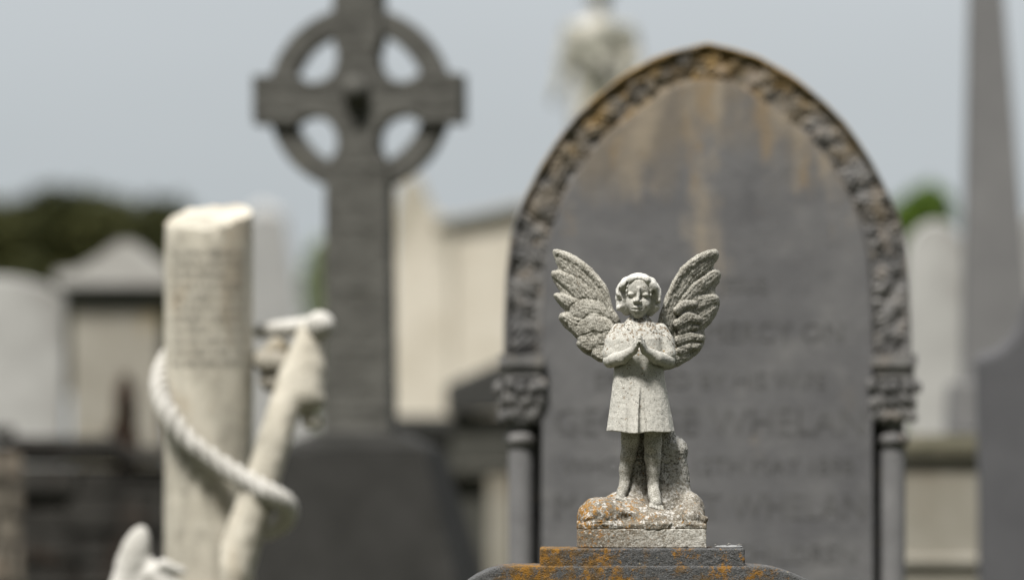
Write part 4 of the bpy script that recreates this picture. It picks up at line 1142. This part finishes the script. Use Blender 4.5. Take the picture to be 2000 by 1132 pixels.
# ================================================================== trees and shrubs
def tree(name, label, px, d, blobs, mat, n, leaf, seed, group=None, branch=True):
    sp = Spot(px, d)
    t = thing(name, label, 'tree' if branch else 'shrub', sp.loc, 0, group)
    cs = [(sp.x(b[0]), b[4] * sp.s if len(b) > 4 else 0.0, sp.z(b[1])) for b in blobs]
    rs = [(b[2] * sp.s, (b[2] + b[3]) / 2 * sp.s, b[3] * sp.s) for b in blobs]
    tr = MB()
    low = min(c[2] for c in cs)
    tr.tube([(0, 0, -0.1), (0.05, 0, low * 0.5), (0.0, 0.05, low)], [0.22 if branch else 0.06, 0.17 if branch else 0.05, 0.12 if branch else 0.03], 9)
    for c in cs: tr.tube([(0, 0.02, low * 0.6), (c[0] * 0.5, c[1] * 0.5, (low * 0.6 + c[2]) / 2 - 0.1), c], [0.10 if branch else 0.03, 0.07 if branch else 0.02, 0.03 if branch else 0.01], 7)
    tr.out('trunk', M_BARK, t, smooth=True)
    V, Q = leaf_quads(cs, rs, n, leaf, seed=seed)
    part('crown', V, Q, mat, t)
    return t
tree('tree', 'broad dark rounded tree beyond the graves at the far left', 90, 120,
     [(20, 470, 70, 72), (95, 455, 75, 85), (165, 450, 70, 82), (230, 470, 60, 80), (-40, 468, 78, 78), (-110, 500, 80, 80), (60, 560, 110, 90), (180, 560, 110, 80), (120, 660, 150, 100)], M_TREE, 31000, 0.11, 5)
tree('tree', 'smaller dark tree just left of the broken column top', 315, 124,
     [(300, 455, 42, 66), (340, 462, 40, 70), (265, 500, 40, 60), (330, 540, 70, 70), (300, 640, 90, 90)], M_TREE, 13000, 0.11, 6)
tree('shrub', 'bright green leafy bush showing between pointed-arch headstone and white headstone', 1795, 62,
     [(1812, 408, 44, 44), (1782, 440, 46, 52), (1766, 500, 40, 60), (1830, 450, 34, 44), (1790, 600, 60, 90), (1785, 720, 75, 110), (1800, 860, 82, 120), (1780, 1000, 88, 120), (1800, 1100, 85, 84)], M_SHRUB, 30000, 0.06, 7, branch=False)
tree('shrub', 'pale green bush just left of the ringed cross shaft', 628, 70,
     [(628, 520, 26, 46), (612, 560, 22, 44), (640, 600, 40, 80), (634, 740, 46, 110), (640, 890, 52, 120), (632, 1020, 54, 90)], M_SHRUB2, 13000, 0.065, 8, branch=False)

# ================================================================== ground, light, camera
m = MB()
m.add([(-700, -60, 0), (700, -60, 0), (700, 1500, 0), (-700, 1500, 0)], [(0, 1, 2, 3)])
g = m.out('ground', M_GROUND, None); g['kind'] = 'structure'; g['label'] = 'mown cemetery grass under the graves'; g['category'] = 'ground'

SUN_AZ = math.radians(-27)     # towards the camera's left, in front of the stones
SUN_EL = math.radians(60)
to_sun = Vector((math.sin(SUN_AZ) * math.cos(SUN_EL), -math.cos(SUN_AZ) * math.cos(SUN_EL), math.sin(SUN_EL)))
ld = bpy.data.lights.new('sun', 'SUN'); ld.energy = 1.5; ld.angle = math.radians(10); ld.color = (1.0, 0.962, 0.905)
lo_ = link(bpy.data.objects.new('sun', ld)); lo_.rotation_euler = to_sun.to_track_quat('Z', 'Y').to_euler(); lo_.location = (-8, -8, 20)

world = bpy.data.worlds.new('World'); SC.world = world; world.use_nodes = True
nt = world.node_tree; N = nt.nodes; L = nt.links
bg = N['Background']
sky = N.new('ShaderNodeTexSky'); sky.sky_type = 'NISHITA'; sky.sun_disc = False
sky.sun_elevation = SUN_EL; sky.sun_rotation = math.atan2(to_sun.x, to_sun.y); sky.air_density = 1.2; sky.dust_density = 4.0
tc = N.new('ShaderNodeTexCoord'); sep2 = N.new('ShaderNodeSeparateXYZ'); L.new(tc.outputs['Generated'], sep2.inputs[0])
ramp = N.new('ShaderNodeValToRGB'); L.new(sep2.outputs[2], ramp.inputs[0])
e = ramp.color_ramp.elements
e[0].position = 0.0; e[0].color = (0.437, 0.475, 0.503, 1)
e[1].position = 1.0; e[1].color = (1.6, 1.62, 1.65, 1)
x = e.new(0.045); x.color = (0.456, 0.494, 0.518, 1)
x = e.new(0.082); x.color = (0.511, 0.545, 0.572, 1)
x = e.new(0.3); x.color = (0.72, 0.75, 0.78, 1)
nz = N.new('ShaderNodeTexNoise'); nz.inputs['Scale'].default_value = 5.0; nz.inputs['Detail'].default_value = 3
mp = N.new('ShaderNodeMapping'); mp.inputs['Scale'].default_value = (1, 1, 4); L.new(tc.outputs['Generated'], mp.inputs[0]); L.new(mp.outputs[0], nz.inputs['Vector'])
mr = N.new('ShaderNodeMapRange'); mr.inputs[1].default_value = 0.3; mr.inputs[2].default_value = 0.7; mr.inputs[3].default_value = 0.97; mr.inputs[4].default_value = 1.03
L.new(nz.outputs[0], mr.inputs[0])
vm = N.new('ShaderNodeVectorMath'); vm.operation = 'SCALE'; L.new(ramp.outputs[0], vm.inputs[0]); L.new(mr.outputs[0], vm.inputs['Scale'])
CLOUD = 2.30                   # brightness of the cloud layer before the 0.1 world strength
# added dimming of the unseen sky low behind the camera, cuts front fill
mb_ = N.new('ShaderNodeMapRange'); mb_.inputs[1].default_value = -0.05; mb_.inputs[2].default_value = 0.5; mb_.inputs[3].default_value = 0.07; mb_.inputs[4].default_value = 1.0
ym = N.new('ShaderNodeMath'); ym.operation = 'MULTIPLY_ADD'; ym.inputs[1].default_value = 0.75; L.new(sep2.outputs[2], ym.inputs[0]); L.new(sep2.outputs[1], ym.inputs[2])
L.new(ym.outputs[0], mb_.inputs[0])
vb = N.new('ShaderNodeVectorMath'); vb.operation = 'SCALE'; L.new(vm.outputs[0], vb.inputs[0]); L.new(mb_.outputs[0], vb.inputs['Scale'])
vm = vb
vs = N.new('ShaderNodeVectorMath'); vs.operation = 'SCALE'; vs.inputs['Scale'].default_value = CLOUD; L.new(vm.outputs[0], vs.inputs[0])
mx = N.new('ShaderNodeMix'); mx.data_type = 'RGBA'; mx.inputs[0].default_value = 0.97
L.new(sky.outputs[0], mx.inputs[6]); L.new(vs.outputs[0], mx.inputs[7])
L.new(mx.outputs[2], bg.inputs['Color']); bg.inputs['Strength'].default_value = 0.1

cam = bpy.data.cameras.new('camera'); co = link(bpy.data.objects.new('camera', cam))
co.location = (0, 0, EYE); co.rotation_euler = (math.radians(90), 0, 0)
cam.sensor_width = 36; cam.lens = 200; cam.shift_y = (HOR - 566.0) / 2000.0
cam.clip_end = 3000
cam.dof.use_dof = True; cam.dof.focus_distance = 10.47; cam.dof.aperture_fstop = 2.8
SC.camera = co

SC.view_settings.view_transform = 'Standard'; SC.view_settings.look = 'None'
SC.view_settings.exposure = 2.19; SC.view_settings.gamma = 1.0
try:
    SC.cycles.use_denoising = True; SC.cycles.denoiser = 'OPENIMAGEDENOISE'
    SC.cycles.use_adaptive_sampling = True; SC.cycles.adaptive_threshold = 0.01
    SC.cycles.max_bounces = 5; SC.cycles.sample_clamp_indirect = 6
except Exception: pass
